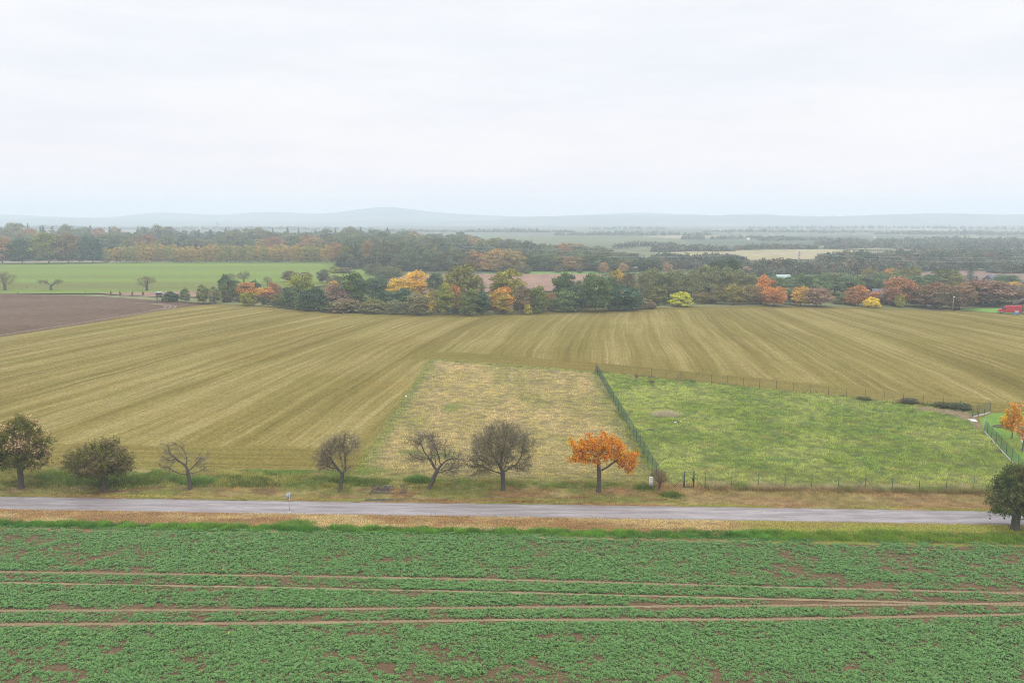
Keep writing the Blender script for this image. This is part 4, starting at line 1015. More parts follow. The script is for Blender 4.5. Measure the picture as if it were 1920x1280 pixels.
DG, BG, MG, OL, YG = (.040, .062, .026), (.045, .078, .05), (.075, .105, .032), (.125, .12, .030), (.20, .20, .028)
YE, GO, ORA, RU, BR, PB, GB, GG = (.42, .32, .035), (.36, .235, .042), (.34, .16, .042), (.215, .112, .05), (.15, .105, .05), (.102, .086, .046), (.135, .124, .06), (.095, .12, .058)
MR = (.15, .086, .045)
TREES = [
 # orchard side, behind the ploughed field
 ('a', 3, 545, 514, 40, GB, BR, 'feathery grey tree leaning over the edge of the wheat field'),
 ('f', 90, 545, 526, 38, PB, PB, 'low forked bare tree alone on the wheat field margin'),
 ('a', 272, 545, 521, 33, PB, GB, 'rounded bare tree standing above the hunting stand'),
 ('b', 319, 566, 547, 27, DG, BG, 'dark green bush right beside the hunting stand'),
 ('t', 346, 566, 542, 16, MG, GG, 'slim green sapling next to the hunting stand bush'),
 ('t', 379, 568, 536, 22, OL, MG, 'olive sapling at the tip of the ploughed field'),
 ('t', 401, 569, 540, 22, GG, OL, 'thin grey-olive tree beside the olive sapling'),
 ('t', 424, 563, 518, 29, DG, MG, 'narrow dark green tree at the start of the hedgerow'),
 ('a', 428, 535, 515, 24, PB, GB, 'grey bare tree behind the narrow dark green tree'),
 ('a', 455, 532, 511, 24, PB, GB, 'taller grey bare tree behind the orange pair'),
 ('r', 440, 562, 528, 34, OL, GG, 'olive tree just before the first orange tree'),
 ('r', 461, 563, 531, 36, ORA, OL, 'orange and olive tree, first bright one of the hedgerow'),
 ('b', 478, 560, 527, 22, DG, BG, 'dark green tree top squeezed between two orange trees'),
 ('t', 459, 574, 549, 18, YG, OL, 'yellow-green young tree standing out in front of the hedgerow'),
 ('t', 471, 574, 548, 16, OL, YG, 'olive young tree paired with the yellow-green one'),
 ('r', 486, 563, 540, 20, GO, ORA, 'small golden orange tree in the hedgerow gap'),
 ('r', 501, 566, 541, 24, RU, ORA, 'rusty low tree beside the small golden one'),
 ('r', 513, 563, 531, 24, RU, BR, 'pinkish brown tree next to the yellow-green crown'),
 ('a', 501, 536, 521, 16, PB, PB, 'tiny bare tree alone out on the wheat field'),
 ('r', 545, 529, 509, 32, PB, GB, 'dark grey round tree on the wheat field, bigger of a pair'),
 ('r', 571, 529, 511, 22, PB, GB, 'dark grey tree on the wheat field, smaller of a pair'),
 ('r', 604, 531, 506, 22, PB, GG, 'grey field tree with a visible trunk behind the hedgerow'),
 ('b', 627, 533, 516, 26, GG, PB, 'low grey-green bush behind the brown bare thicket'),
 ('b', 630, 512, 498, 22, OL, YG, 'faint yellow bush far out beside the wheat field'),
 ('b', 648, 512, 501, 22, PB, GB, 'faint grey bush beside the far yellow bush'),
 ('t', 540, 576, 541, 28, BG, MG, 'bluish green young tree below the yellow-green crown'),
 ('r', 563, 570, 516, 46, YG, MG, 'tall yellow-green tree towering over dark bushes'),
 ('b', 566, 580, 550, 26, MG, GG, 'mid green bush under the tall yellow-green tree'),
 ('b', 585, 583, 540, 46, DG, BG, 'big dark blue-green bush at the field edge'),
 ('b', 520, 572, 548, 26, OL, BR, 'olive brown bush under the pinkish tree'),
 ('r', 624, 560, 527, 22, GO, OL, 'orange crown peeping over the brown thicket'),
 ('r', 634, 578, 534, 56, (.14, .10, .075), BR, 'broad purple-brown thicket tree losing its leaves'),
 ('b', 643, 586, 562, 56, GB, BR, 'low beige-brown bush in front of the purple thicket'),
 ('b', 612, 586, 572, 20, PB, DG, 'small dark bush at the very edge of the stubble'),
 ('r', 664, 577, 516, 56, MG, DG, 'big domed green tree with dark hollow below'),
 ('r', 705, 565, 522, 48, BG, MG, 'dark blue-green tree behind the domed green one'),
 ('r', 746, 566, 522, 36, GO, YE, 'yellow-orange tree beside the golden branchy one'),
 ('r', 779, 560, 510, 46, (.44, .28, .045), GO, 'golden orange tree with spreading open branches'),
 ('r', 818, 560, 514, 34, GG, DG, 'grey-green tree between the golden tree and the big oak'),
 ('b', 722, 576, 545, 46, MG, BG, 'soft green bush in the middle of the hedgerow'),
 ('b', 757, 576, 541, 44, BG, MG, 'second soft green bush, under the yellow-orange tree'),
 ('b', 700, 588, 563, 42, GB, OL, 'grey-brown scrub bush beside the domed green tree'),
 ('b', 742, 589, 564, 38, GB, GG, 'grey scrub bush in the lowest part of the hedge'),
 ('b', 783, 591, 551, 46, (.135, .125, .06), GB, 'rounded olive-grey bush below the golden tree'),
 ('t', 808, 590, 545, 26, GB, YE, 'brown tree flecked with bright yellow leaves'),
 ('t', 834, 590, 534, 36, (.17, .18, .03), OL, 'tall yellowish green tree beside the yellow-flecked one'),
 ('t', 853, 586, 534, 24, RU, ORA, 'orange-brown tree hidden behind the yellowish green one'),
 ('r', 866, 572, 499, 64, (.10, .10, .026), OL, 'big round olive oak, tallest crown of the hedgerow'),
 ('c', 903, 560, 525, 24, DG, BG, 'pointed dark green tree between the two oaks'),
 ('r', 951, 566, 508, 58, (.19, .17, .028), OL, 'wide olive-yellow oak beside the brown field'),
 ('t', 878, 592, 545, 40, MG, OL, 'bushy green tree below the big olive oak'),
 ('t', 905, 590, 552, 30, BG, DG, 'blue-green tree at the oak foot, next to the orange one'),
 ('r', 928, 588, 548, 24, RU, ORA, 'rust-coloured tree touching the orange one'),
 ('r', 942, 589, 541, 40, ORA, (.24, .2, .03), 'bright orange tree with yellow-green side in the hedgerow'),
 ('t', 981, 588, 539, 36, PB, BR, 'dull purple-brown tree beside the bright orange one'),
 ('b', 990, 590, 571, 16, (.3, .24, .03), OL, 'small yellow bush at the foot of the purple-brown tree'),
 ('t', 1009, 588, 538, 34, (.10, .115, .025), MG, 'squarish olive-green tree next to the rusty gap'),
 ('b', 1034, 582, 549, 22, RU, BR, 'rusty brown bush filling the gap behind the stubble'),
 ('r', 1056, 570, 514, 42, DG, MG, 'dark round tree in front of the brown field'),
 ('b', 1062, 585, 543, 48, GG, MG, 'grey-green bush below the dark round tree'),
 ('t', 1083, 582, 530, 34, GG, BG, 'tall grey-green willow-like tree'),
 ('r', 1118, 586, 518, 56, (.055, .085, .036), MG, 'very big deep green tree at the hedge bend'),
 ('t', 1148, 580, 522, 34, GG, DG, 'greyish green tree leaning on the very big green one'),
 ('b', 1170, 583, 536, 62, (.04, .07, .032), BG, 'massive dark green bush at the hedge bend'),
 ('r', 1160, 550, 509, 34, OL, GO, 'yellow-brown tree top behind the dark green bush'),
 ('r', 1180, 552, 514, 28, PB, BR, 'purple-brown tree top behind the dark green bush'),
 ('r', 1206, 558, 521, 24, (.34, .26, .03), OL, 'yellow-gold tree at the edge of the grey-green grove'),
 ('b', 1187, 580, 558, 26, GB, GG, 'pale grey bush in front of the dark green bush'),
 ('b', 1213, 579, 561, 32, BR, GB, 'low brown bush next to the pale grey bush'),
 ('t', 1226, 572, 538, 34, (.085, .09, .035), OL, 'dull green tree at the start of the grass margin'),
 ('b', 1248, 571, 555, 18, MG, OL, 'small green bush shortly before the yellow bush'),
 ('b', 1278, 575, 548, 38, (.34, .325, .03), (.26, .28, .03), 'bright lemon-yellow round bush alone at the field edge'),
 ('r', 1316, 560, 529, 28, (.10, .065, .06), PB, 'dark plum-coloured tree behind the lemon-yellow bush'),
 ('r', 1317, 570, 549, 28, OL, BR, 'small olive-brown tree beyond the lemon-yellow bush'),
 ('r', 1346, 570, 545, 30, (.12, .10, .04), OL, 'second small olive-brown tree on the margin'),
 ('r', 1380, 572, 536, 36, (.22, .17, .035), OL, 'olive-gold tree on the grass margin'),
 ('r', 1408, 571, 536, 32, (.17, .14, .05), BR, 'tan tree between the olive-gold and the orange one'),
 ('r', 1428, 571, 540, 28, RU, BR, 'brown-orange tree right before the tall orange one'),
 ('t', 1438, 568, 518, 32, (.38, .17, .045), RU, 'tall bright orange tree rising over the margin'),
 ('r', 1455, 575, 539, 42, (.36, .16, .04), RU, 'rounded rust-orange tree in front of the tall orange one'),
 ('r', 1484, 571, 541, 30, GG, GB, 'grey-green tree just past the rust-orange ones'),
 ('r', 1504, 574, 539, 34, (.25, .15, .04), GO, 'tawny tree with a yellow top on the margin'),
 ('r', 1536, 576, 541, 48, (.20, .13, .085), BR, 'wide pinkish brown thin-crowned tree on the margin'),
 ('b', 1584, 570, 553, 40, (.085, .10, .04), OL, 'low green bush before the orange garden tree'),
 ('r', 1608, 574, 538, 38, (.32, .14, .045), RU, 'orange-brown tree beside the bright yellow bush'),
 ('r', 1641, 571, 548, 24, (.36, .14, .07), RU, 'coral-red tree behind the bright yellow bush'),
 ('b', 1637, 577, 558, 27, (.46, .35, .02), YE, 'bright golden yellow bush in front of the old shed roof'),
 ('r', 1693, 575, 522, 56, (.25, .125, .06), RU, 'large rust-brown tree beside the old shed roof'),
 ('t', 1689, 577, 552, 16, (.20, .19, .035), YG, 'slim yellow-green tree in front of the large rust-brown one'),
 ('r', 1726, 576, 537, 44, (.21, .125, .06), BR, 'brown tree over a dark hollow near the log store'),
 ('b', 1748, 574, 563, 26, (.28, .19, .03), OL, 'low mustard bush behind the log store'),
 ('r', 1762, 580, 534, 62, MR, PB, 'broad maroon tree above the log store'),
 ('r', 1806, 580, 536, 54, MR, BR, 'maroon tree between the lamp post and the wooden pole'),
 ('r', 1852, 572, 528, 92, (.135, .085, .06), MR, 'huge dark reddish brown tree behind the wooden pole'),
 ('r', 1905, 568, 536, 56, (.12, .09, .065), BR, 'dark brown tree behind the timber house'),
 # second line on the east side
 ('r', 1780, 545, 507, 56, (.065, .082, .035), OL, 'big domed green tree rising behind the maroon trees'),
 ('c', 1822, 528, 497, 22, (.05, .07, .05), BG, 'tall bluish spruce in front of the mauve field'),
 ('c', 1833, 545, 519, 28, (.035, .055, .035), DG, 'dark bushy spruce just above the maroon tree line'),
 ('r', 1816, 545, 529, 18, (.38, .26, .03), GO, 'small golden tree top beside the dark bushy spruce'),
 ('r', 1875, 548, 527, 34, OL, GB, 'olive tree top below the grey house roof'),
 ('r', 1903, 548, 529, 26, GO, ORA, 'golden orange tree beside the grey house'),
 ('r', 1893, 540, 516, 44, GG, BG, 'hazy grey-green tree beside the grey house'),
 ('r', 1368, 545, 487, 50, (.045, .06, .025), DG, 'dark pine clump crowning the grey-green grove'),
 ('r', 1348, 545, 492, 36, (.045, .06, .025), DG, 'lower dark crown joined to the pine clump'),
 ('r', 1570, 552, 512, 60, GG, GB, 'wide grey-green crown behind the low green bush'),
 ('r', 1640, 550, 512, 62, (.085, .08, .055), GG, 'wide grey crown above the old shed roof'),
 ('r', 1632, 535, 506, 30, (.20, .13, .05), OL, 'brown-orange crown at the end of the little spruce row'),
 ('r', 1668, 532, 504, 24, GO, RU, 'faint orange crown beyond the wide grey crown'),
 ('r', 1695, 534, 506, 40, OL, MG, 'olive-gold crown far behind the large rust-brown tree'),
 ('r', 1716, 532, 502, 26, GB, OL, 'brownish crown in line with the mauve field'),
]
for row in TREES: place_tree(*row)

# grove of feathery grey-green trees, grey-green garden trees, little spruces
for cx, by, ty, wd in [(1212, 566, 508, 30), (1232, 566, 506, 32), (1255, 566, 507, 32), (1277, 565, 509, 32), (1298, 565, 510, 30), (1318, 560, 500, 34), (1342, 562, 504, 34), (1368, 563, 504, 34), (1394, 563, 508, 34), (1416, 562, 516, 30)]:
    place_tree('t', cx, by, ty, wd + 6, (.118, .132, .058), (.15, .145, .06), 'feathery grey-green tree of the tall grove behind the yellow bush', 'feathery trees of the grove')
for cx, by, ty, wd in [(1455, 556, 520, 44), (1482, 558, 522, 44), (1512, 558, 516, 46), (1536, 556, 515, 40), (1600, 556, 519, 40), (1672, 556, 514, 44), (1740, 552, 517, 46), (1717, 553, 520, 40)]:
    place_tree('r', cx, by, ty, wd + 6, (.078, .112, .050), (.105, .13, .06), 'soft green crown in the second row behind the margin trees', 'soft green crowns behind the margin')
for k in range(13):
    cx = 1568 + 4.4 * k
    place_tree('c', cx, 530, 507 + trng.uniform(-1.5, 2.5), 8, (.03, .05, .035), DG, 'small dark spruce of a tight row far behind the shed', 'row of small dark spruces')
for k in range(5):
    place_tree('c', 1518 + 6 * k, 526, 513 + trng.uniform(-2, 3), 7, (.03, .05, .035), DG, 'tiny dark spruce of the short loose row near the greenhouse', 'short row of tiny spruces')
for cx, by, ty, wd, lb in [(700, 516, 495, 30, 'dark grey field tree by the woods, rounded'), (709, 522, 492, 14, 'slim dark field tree by the woods'), (722, 526, 500, 40, 'wide dark grey field tree at the harrowed field corner'), (742, 524, 503, 24, 'yellowish grey field tree at the harrowed field corner')]:
    place_tree('r', cx, by, ty, wd, PB if 'yell' not in lb else OL, GG, lb)
for k, (cx, by, ty, wd) in enumerate([(973, 513, 497, 14), (988, 513, 498, 14), (1046, 512, 497, 11), (1087, 512, 500, 10), (1124, 511, 498, 10), (1140, 511, 498, 10), (1192, 510, 502, 11)]):
    place_tree('b', cx, by, ty, wd, PB, GG, 'small grey roadside bush on the far green strip', 'grey bushes along the far strip')
for cx, by, ty in [(208, 555, 545), (225, 555, 545), (248, 555.5, 545), (268, 554, 546)]:
    place_tree('b', cx, by, ty, 3, GG, OL, 'thin staked sapling at the narrow soil strip', 'staked saplings', name='sapling', cat='sapling')

# weeds and brush on the near plots
def bush(px, py, hgt, wd, c1, c2, label, kind='a', z=0.0):
    x, d = gp(px, py); cm, tm = PROTO[kind][0]
    e = empty('shrub', x, d, z, 1.0); e.scale = (wd, wd, hgt); tag(e, label, 'shrub')
    obj('stem', tm, M_BARK, e); c = obj('twigs', cm, M_CROWN, e); c.color = (*c1, 1); c['tint'] = [float(k) for k in c2]
bush(1236, 919, 2.0, 2.0, (.15, .095, .065), (.17, .11, .06), 'reddish brown bare shrub beside the white meter cabinet')
bush(1705, 757, .9, 2.6, (.085, .085, .045), (.10, .08, .05), 'dark clump of brush against the back fence', 'b')
bush(1800, 768, 1.0, 3.2, (.09, .075, .05), (.06, .085, .03), 'longer dark brush clump near the fence corner', 'b')
bush(1768, 764, .8, 2.6, (.11, .085, .06), (.07, .09, .03), 'brownish brush clump between the two dark ones', 'b')
bush(1620, 750, .55, 2.2, (.07, .09, .03), (.09, .1, .04), 'low green weed clump under the back fence', 'b')
bush(1193, 712, .9, .9, (.14, .09, .05), (.12, .08, .05), 'small brown dock plant, taller of two in the meadow')
bush(1221, 721, .8, 1.3, (.14, .09, .05), (.12, .08, .05), 'broad brown dock plant in the meadow corner')

# ------------------------------------------------------------------ hazy woods: front trees as single trees, the rest as one mass
def forest(x0, x1, by, ty, wpx, n, pick, jit=1.0):
    for k in range(n):
        u = (k + .5 + trng.uniform(-.4, .4)) / n; cx = x0 + (x1 - x0) * u
        b = by[0] + (by[1] - by[0]) * u + trng.uniform(-1, 1) * jit; t = np.interp(u, np.linspace(0, 1, len(ty)), ty) + trng.normal() * 2.2 * jit
        kind, c1, c2, label, group = pick(u)
        ww = wpx * trng.uniform(.9, 1.45) * (.75 if kind == 'c' else 1)
        if kind == 'c': t -= 1.0
        place_tree(kind, cx, b, t, ww, c1, c2, label, group, name='spruce_tree' if kind == 'c' else 'birch_tree' if kind == 'p' else 'forest_tree')
def mixpick(area, wc, wo):
    def f(u):
        a = trng.random()
        if a < wc: return 'c', (.035, .055, .035), (.05, .07, .04), 'dark spruce tip among the hazy trees of ' + area, 'spruces of ' + area
        if a < wc + wo:
            c = [(.23, .13, .055), (.22, .16, .06), (.19, .10, .06)][trng.integers(0, 3)]
            return 'r', c, BR, 'russet autumn crown among the hazy trees of ' + area, 'russet trees of ' + area
        c = np.array([(.06, .075, .035), (.085, .09, .045), (.075, .09, .04), (.11, .105, .05)][trng.integers(0, 4)]) * trng.uniform(.85, 1.15)
        return trng.choice(['r', 't']), tuple(c), OL if trng.random() < .3 else GG, 'dull green crown among the hazy trees of ' + area, 'green trees of ' + area
    return f
def birch(u):
    if trng.random() < (.55 if .2 < u < .5 or .65 < u < .9 else .25): return 'p', (.27, .18, .055), (.23, .17, .05), 'slender golden birch in the row along the far wheat field', 'golden birches of the row'
    return 'p', (.15, .15, .045), (.20, .17, .05), 'slender olive birch in the row along the far wheat field', 'olive birches of the row'
A1, A2, A3 = 'the wood behind the birch row', 'the wood beyond the harrowed field', 'the far wooded slope'
forest(-70, 740, (460, 458), [424, 423, 426, 428, 430, 427, 428, 432], 24, 34, mixpick(A1, .5, .1))
forest(-70, 735, (468, 466), [432, 429, 433, 434, 436, 438], 28, 32, mixpick(A1, .18, .16))
forest(-70, 735, (479, 478), [445, 440, 442, 446, 444, 446], 30, 28, mixpick(A1, .12, .12))
forest(640, 1130, (456, 472), [432, 434, 437, 446, 456, 462], 22, 26, mixpick(A3, .15, .08))
forest(640, 1200, (470, 492), [436, 440, 447, 455, 465, 476], 26, 28, mixpick(A3, .1, .1))
forest(640, 1225, (484, 500), [448, 455, 462, 468, 476, 484], 28, 26, mixpick(A2, .12, .12))
for cx, by, ty, wd, c1, c2, lb in [(5, 494, 446, 46, BR, RU, 'russet brown woodland edge tree, first of the dark front trees'), (42, 494, 450, 48, (.05, .075, .03), DG, 'dark green woodland edge tree beside the russet brown one'), (92, 494, 438, 52, (.12, .13, .04), OL, 'pale olive-green tree, largest at the woodland edge'), (128, 493.5, 440, 44, (.09, .085, .045), BR, 'brownish green woodland edge tree behind the pale olive one'), (150, 493, 452, 36, (.06, .07, .035), GG, 'dim green woodland edge tree in the shade of its neighbours'), (174, 493, 446, 40, (.04, .07, .04), BG, 'deep green round tree at the end of the birch row'), (-38, 494, 446, 50, DG, BG, 'deep green woodland edge tree at the picture edge')]:
    place_tree('r', cx, by, ty, wd, c1, c2, lb, name='forest_tree')
forest(190, 626, (492, 491.7), [462, 457, 459, 458, 458, 460], 16, 44, birch, .7)
forest(626, 760, (496, 500), [456, 452, 456], 26, 9, mixpick(A2, .45, .1))
forest(750, 1225, (506, 509), [476, 470, 472, 480, 486], 32, 22, mixpick(A2, .05, .2))
for cx, wd, lb, c1 in [(925, 46, 'broad golden russet tree at the edge of the far wood', (.33, .19, .06)), (962, 46, 'tan and green tree beside the broad golden russet one', (.19, .16, .06))]:
    place_tree('r', cx, 510.5, 470, wd, c1, (.2, .15, .06), lb, name='forest_tree')
for cx, ty, lb, c1 in [(1132, 492, 'small peach-coloured tree at the far strip', (.25, .16, .08)), (1169, 494, 'round peach tree near the white farm building', (.26, .17, .085)), (1252, 494, 'faint orange tree beyond the grove', (.24, .155, .085)), (1400, 500, 'faint coral tree behind the pine clump', (.24, .15, .09))]:
    place_tree('r', cx, 512, ty, 16, c1, c1, lb, name='forest_tree')

def mass(name, bands, label, seed):
    """a distant wood that reads as one mass: many small crowns in one mesh"""
    r = np.random.default_rng(seed); Vs, Qs, Cs, n0 = [], [], [], 0
    for x0, x1, b0, b1, t0, t1, wpx, n, cols in bands:
        for k in range(int(n * 1.8)):
            u = (k + r.random()) / int(n * 1.8); cx = x0 + (x1 - x0) * u
            by = b0 + (b1 - b0) * u + r.normal() * .4; ty = t0 + (t1 - t0) * u
            X, D = gp(cx, by); zc = depth(by); dome = .65 + .35 * math.sin(math.pi * u)
            h = max(1.5, height_at(ty, D) * dome * r.uniform(.75, 1.2)); wd = wpx / F * zc * r.uniform(.8, 1.6)
            m = 130
            dv_ = unit(r.normal(size=(m, 3))); dv_[:, 2] = np.abs(dv_[:, 2]) * 1.0
            rad = (.6 + .45 * r.random(m))
            P = np.stack([X + dv_[:, 0] * rad * wd * .5, D + dv_[:, 1] * rad * wd * .5, h * (.12 + .85 * r.random(m) ** .8 * dv_[:, 2] ** .6)], 1)
            V, Q = leaf_quads(P, wd * .2, unit(dv_ + .6 * r.normal(size=(m, 3))), .9, r)
            c = np.array(cols[r.integers(0, len(cols))]) * r.uniform(.8, 1.2)
            Vs.append(V); Qs.append(Q + n0); n0 += len(V); Cs.append(np.repeat(c[None] * (.6 + .8 * r.random((m, 1))), 4, 0))
    tag(obj(name, make_mesh(name, np.vstack(Vs), np.vstack(Qs), np.vstack(Cs)), M_LEAF), label, 'woods', kind='stuff')
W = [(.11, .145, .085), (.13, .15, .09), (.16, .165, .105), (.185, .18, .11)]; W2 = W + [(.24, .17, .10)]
WF = [(.06, .08, .04), (.075, .09, .045), (.09, .095, .05)]
mass('mid_woods', [
 (1200, 1345, 500, 500, 478, 476, 20, 26, W), (1222, 1275, 489, 489, 473, 473, 18, 10, W), (1292, 1400, 494, 494, 474, 474, 18, 18, W), (1385, 1520, 510, 512, 484, 484, 20, 26, W2), (1400, 1530, 502, 502, 486, 487, 18, 18, W2),
 (1530, 1690, 500, 500, 472, 470, 20, 26, W), (1540, 1660, 490, 490, 468, 468, 17, 18, W), (1500, 1720, 512, 510, 488, 486, 20, 34, W2), (1690, 1960, 506, 504, 484, 484, 20, 38, W), (1640, 1960, 494, 492, 472, 470, 19, 44, W2), (1660, 1960, 482, 480, 462, 462, 17, 40, W),
 (1225, 1320, 505, 507, 486, 488, 15, 16, W2), (1390, 1500, 522, 522, 500, 502, 18, 16, W), (1860, 1970, 512, 512, 490, 492, 19, 16, W)],
 'hazy grey-green woods beyond the grove', 301)
mass('far_woods', [
 (1225, 1375, 472, 471, 458, 457, 13, 26, W), (1240, 1285, 470, 470, 451, 453, 11, 8, W), (1375, 1530, 468, 466, 456, 455, 11, 24, W2), (1530, 1625, 460, 457, 446, 444, 11, 18, W), (1550, 1720, 466, 465, 455, 452, 10, 24, W), (1700, 1970, 468, 466, 450, 450, 12, 44, W),
 (1640, 1970, 456, 455, 443, 442, 10, 40, W), (1590, 1710, 462, 459, 448, 448, 10, 14, W), (1150, 1260, 466, 462, 452, 450, 9, 14, W), (1280, 1320, 449, 449, 439, 438, 8, 6, W), (1420, 1560, 452, 450, 443, 442, 8, 16, W), (1330, 1480, 449, 447, 440, 440, 8, 14, W),
 (1040, 1330, 442, 441, 433, 432, 8, 24, W), (1320, 1640, 437, 438, 428, 430, 8, 30, W), (1640, 1960, 440, 441, 430, 432, 8, 34, W), (860, 1080, 437, 438, 427, 429, 8, 26, W), (690, 860, 436, 437, 427, 430, 8, 16, W), (1100, 1250, 430, 430, 424, 424, 6, 12, W), (1400, 1960, 429, 430, 422, 423, 6, 40, W), (200, 700, 431, 431, 423, 424, 8, 40, W), (-60, 200, 431, 431, 421, 422, 8, 24, W)],
 'very faint distant woods and hedges on the plain', 302)

mass('wood_fill', [
 (-700, -60, 494, 494, 452, 448, 34, 40, WF), (-700, -60, 480, 480, 444, 440, 32, 40, WF),  (-70, 640, 487, 486, 462, 461, 26, 60, WF), (-70, 740, 474, 473, 446, 446, 24, 70, WF), (-70, 740, 463, 462, 434, 436, 22, 70, WF), (640, 1225, 503, 507, 470, 488, 24, 60, WF), (640, 1215, 490, 500, 460, 484, 24, 60, WF), (640, 1190, 476, 490, 446, 474, 22, 60, WF), (640, 1120, 462, 474, 437, 462, 20, 50, WF)],
 'dim woodland filling the gaps behind the single trees', 303)
def undergrowth(name, line, n, hmin, hmax, cols, label, seed, back=2.5):
    r = np.random.default_rng(seed); L = np.array([gp(*q) for q in line]); Vs, Qs, Cs, n0 = [], [], [], 0
    for k in range(n):
        x = r.uniform(L[0, 0], L[-1, 0]); d = np.interp(x, L[:, 0], L[:, 1]) + r.random() * back
        wd, h = r.uniform(1.4, 3.2), r.uniform(hmin, hmax); m = 110
        dv_ = unit(r.normal(size=(m, 3))); dv_[:, 2] = np.abs(dv_[:, 2]); rad = .5 + .5 * r.random((m, 1))
        P = np.array([x, d, 0]) + dv_ * rad * np.array([wd * .5, wd * .5, h])
        V, Q = leaf_quads(P, .32, unit(dv_ + .7 * r.normal(size=(m, 3))), .85, r)
        c = np.array(cols[r.integers(0, len(cols))]) * r.uniform(.8, 1.3)
        Vs.append(V); Qs.append(Q + n0); n0 += len(V); Cs.append(np.repeat(c[None] * (.7 + .8 * r.random((m, 1))), 4, 0))
    tag(obj(name, make_mesh(name, np.vstack(Vs), np.vstack(Qs), np.vstack(Cs)), M_LEAF), label, 'undergrowth', kind='stuff')
UG = [(.08, .10, .035), (.10, .11, .045), (.15, .12, .075), (.06, .085, .04), (.13, .10, .065)]
undergrowth('hedge_undergrowth', [(405, 566), (470, 569), (560, 580), (640, 584), (800, 588.5), (900, 588.5), (1000, 584), (1100, 579), (1235, 573)], 230, 1.2, 3.0, UG, 'tangled undergrowth filling the hedgerow between its trees', 311, 9)
undergrowth('margin_undergrowth', [(1235, 570), (1440, 567.5), (1600, 569), (1760, 573), (1900, 572)], 170, 1.0, 2.8, UG, 'brown and green undergrowth below the margin trees', 312, 14)
# ------------------------------------------------------------------ hills closing the view
M_HILL = ground_mat('hill_woods', (.11, .13, .09), (.19, .20, .14), .006, 5)
def hill(px, D0, D1, label, mat=None):
    px = np.array(px, float); xs_ = np.linspace(px[0, 0], px[-1, 0], 260)
    cy_ = np.interp(xs_, px[:, 0], px[:, 1])
    for _ in range(2): cy_ = np.convolve(np.pad(cy_, 2, 'edge'), np.ones(5) / 5, 'valid')
    cy_ += (fbm(xs_ * .03, xs_ * 0, 7, 4) - .5) * 2.2
    dx, dd = (xs_ - 960) / F, 1.0
    rows = []
    for t in np.linspace(0, 1, 24):
        D = D0 + (D1 - D0) * t
        Dc = D0 + (D1 - D0) * .62
        hc = np.maximum(2, H - Dc * (cy_ - 408) / F * 1.012)
        prof_ = math.sin(math.pi * min(1, t / 1.24)) if t <= .62 else math.cos((t - .62) / .38 * math.pi / 2)
        z = hc * prof_ * (1 + .10 * (fbm(xs_ * .012, xs_ * 0 + t * 5, 9, 3) - .5) * (t < .6)) - 1.0 * (1 - prof_)
        rows.append(np.stack([dx * D, np.full_like(xs_, D), z], 1))
    n_ = len(xs_); V = np.vstack(rows); i = np.arange(23 * n_).reshape(-1, n_)[:, :-1].ravel()
    tag(obj('hills', make_mesh('hills', V, np.stack([i, i + 1, i + n_ + 1, i + n_], 1), smooth=True), mat or M_HILL), label, 'hills', kind='structure')
hill([(-700, 404), (-100, 405), (0, 402), (60, 403), (140, 409), (200, 408), (260, 403), (290, 398), (350, 400), (400, 403), (440, 403), (500, 397), (560, 399), (620, 402), (660, 395), (712, 387), (760, 391), (800, 397), (860, 401), (940, 406), (1050, 405), (1150, 401), (1200, 398), (1250, 401), (1330, 405), (1420, 403), (1520, 406), (1700, 403), (1920, 404), (2600, 403)], 3400, 4000, 'faintest pale hill ridge with a broad summit')
hill([(-700, 412), (0, 410), (140, 409), (300, 413), (500, 415), (700, 413), (900, 414), (950, 412), (990, 406), (1060, 404.5), (1200, 404), (1320, 405), (1400, 402), (1420, 400), (1440, 403), (1490, 407), (1560, 407), (1610, 404), (1700, 402), (1770, 400.5), (1840, 402), (1920, 403), (2600, 402)], 2700, 3300, 'nearer low hazy ridge across the plain')
M_SWELL = ground_mat('hazy_fields', (.09, .11, .07), (.17, .165, .11), .004, 4, stretch=(.4, 2.0))
hill([(-700, 429), (0, 428), (300, 431), (700, 428), (900, 426), (1100, 427), (1300, 424), (1500, 427), (1700, 424), (1920, 423), (2600, 424)], 1900, 2500, 'low swell of pale fields halfway to the hills', M_SWELL)
hill([(700, 442), (900, 439), (1050, 436), (1200, 438), (1400, 441), (1600, 436), (1750, 434), (1920, 437), (2600, 436)], 1150, 1500, 'gentle rise of hazy fields beyond the woods', M_SWELL)
# ------------------------------------------------------------------ fences
M_FPOST = plain('green_post', (.022, .07, .05), .45, .4)
M_FGREY = plain('galvanised_post', (.32, .34, .35), .45, .5)
M_DPOST = plain('dark_post', (.03, .04, .035), .6, .3)
M_WIRE = plain('green_wire', (.03, .085, .06), .5, .4)
M_GWIRE = plain('grey_wire', (.13, .14, .13), .5, .4)
M_CONC = plain('concrete', (.42, .40, .36), .9, .2)
M_WOOD = plain('weathered_wood', (.16, .135, .11), .9, .1)

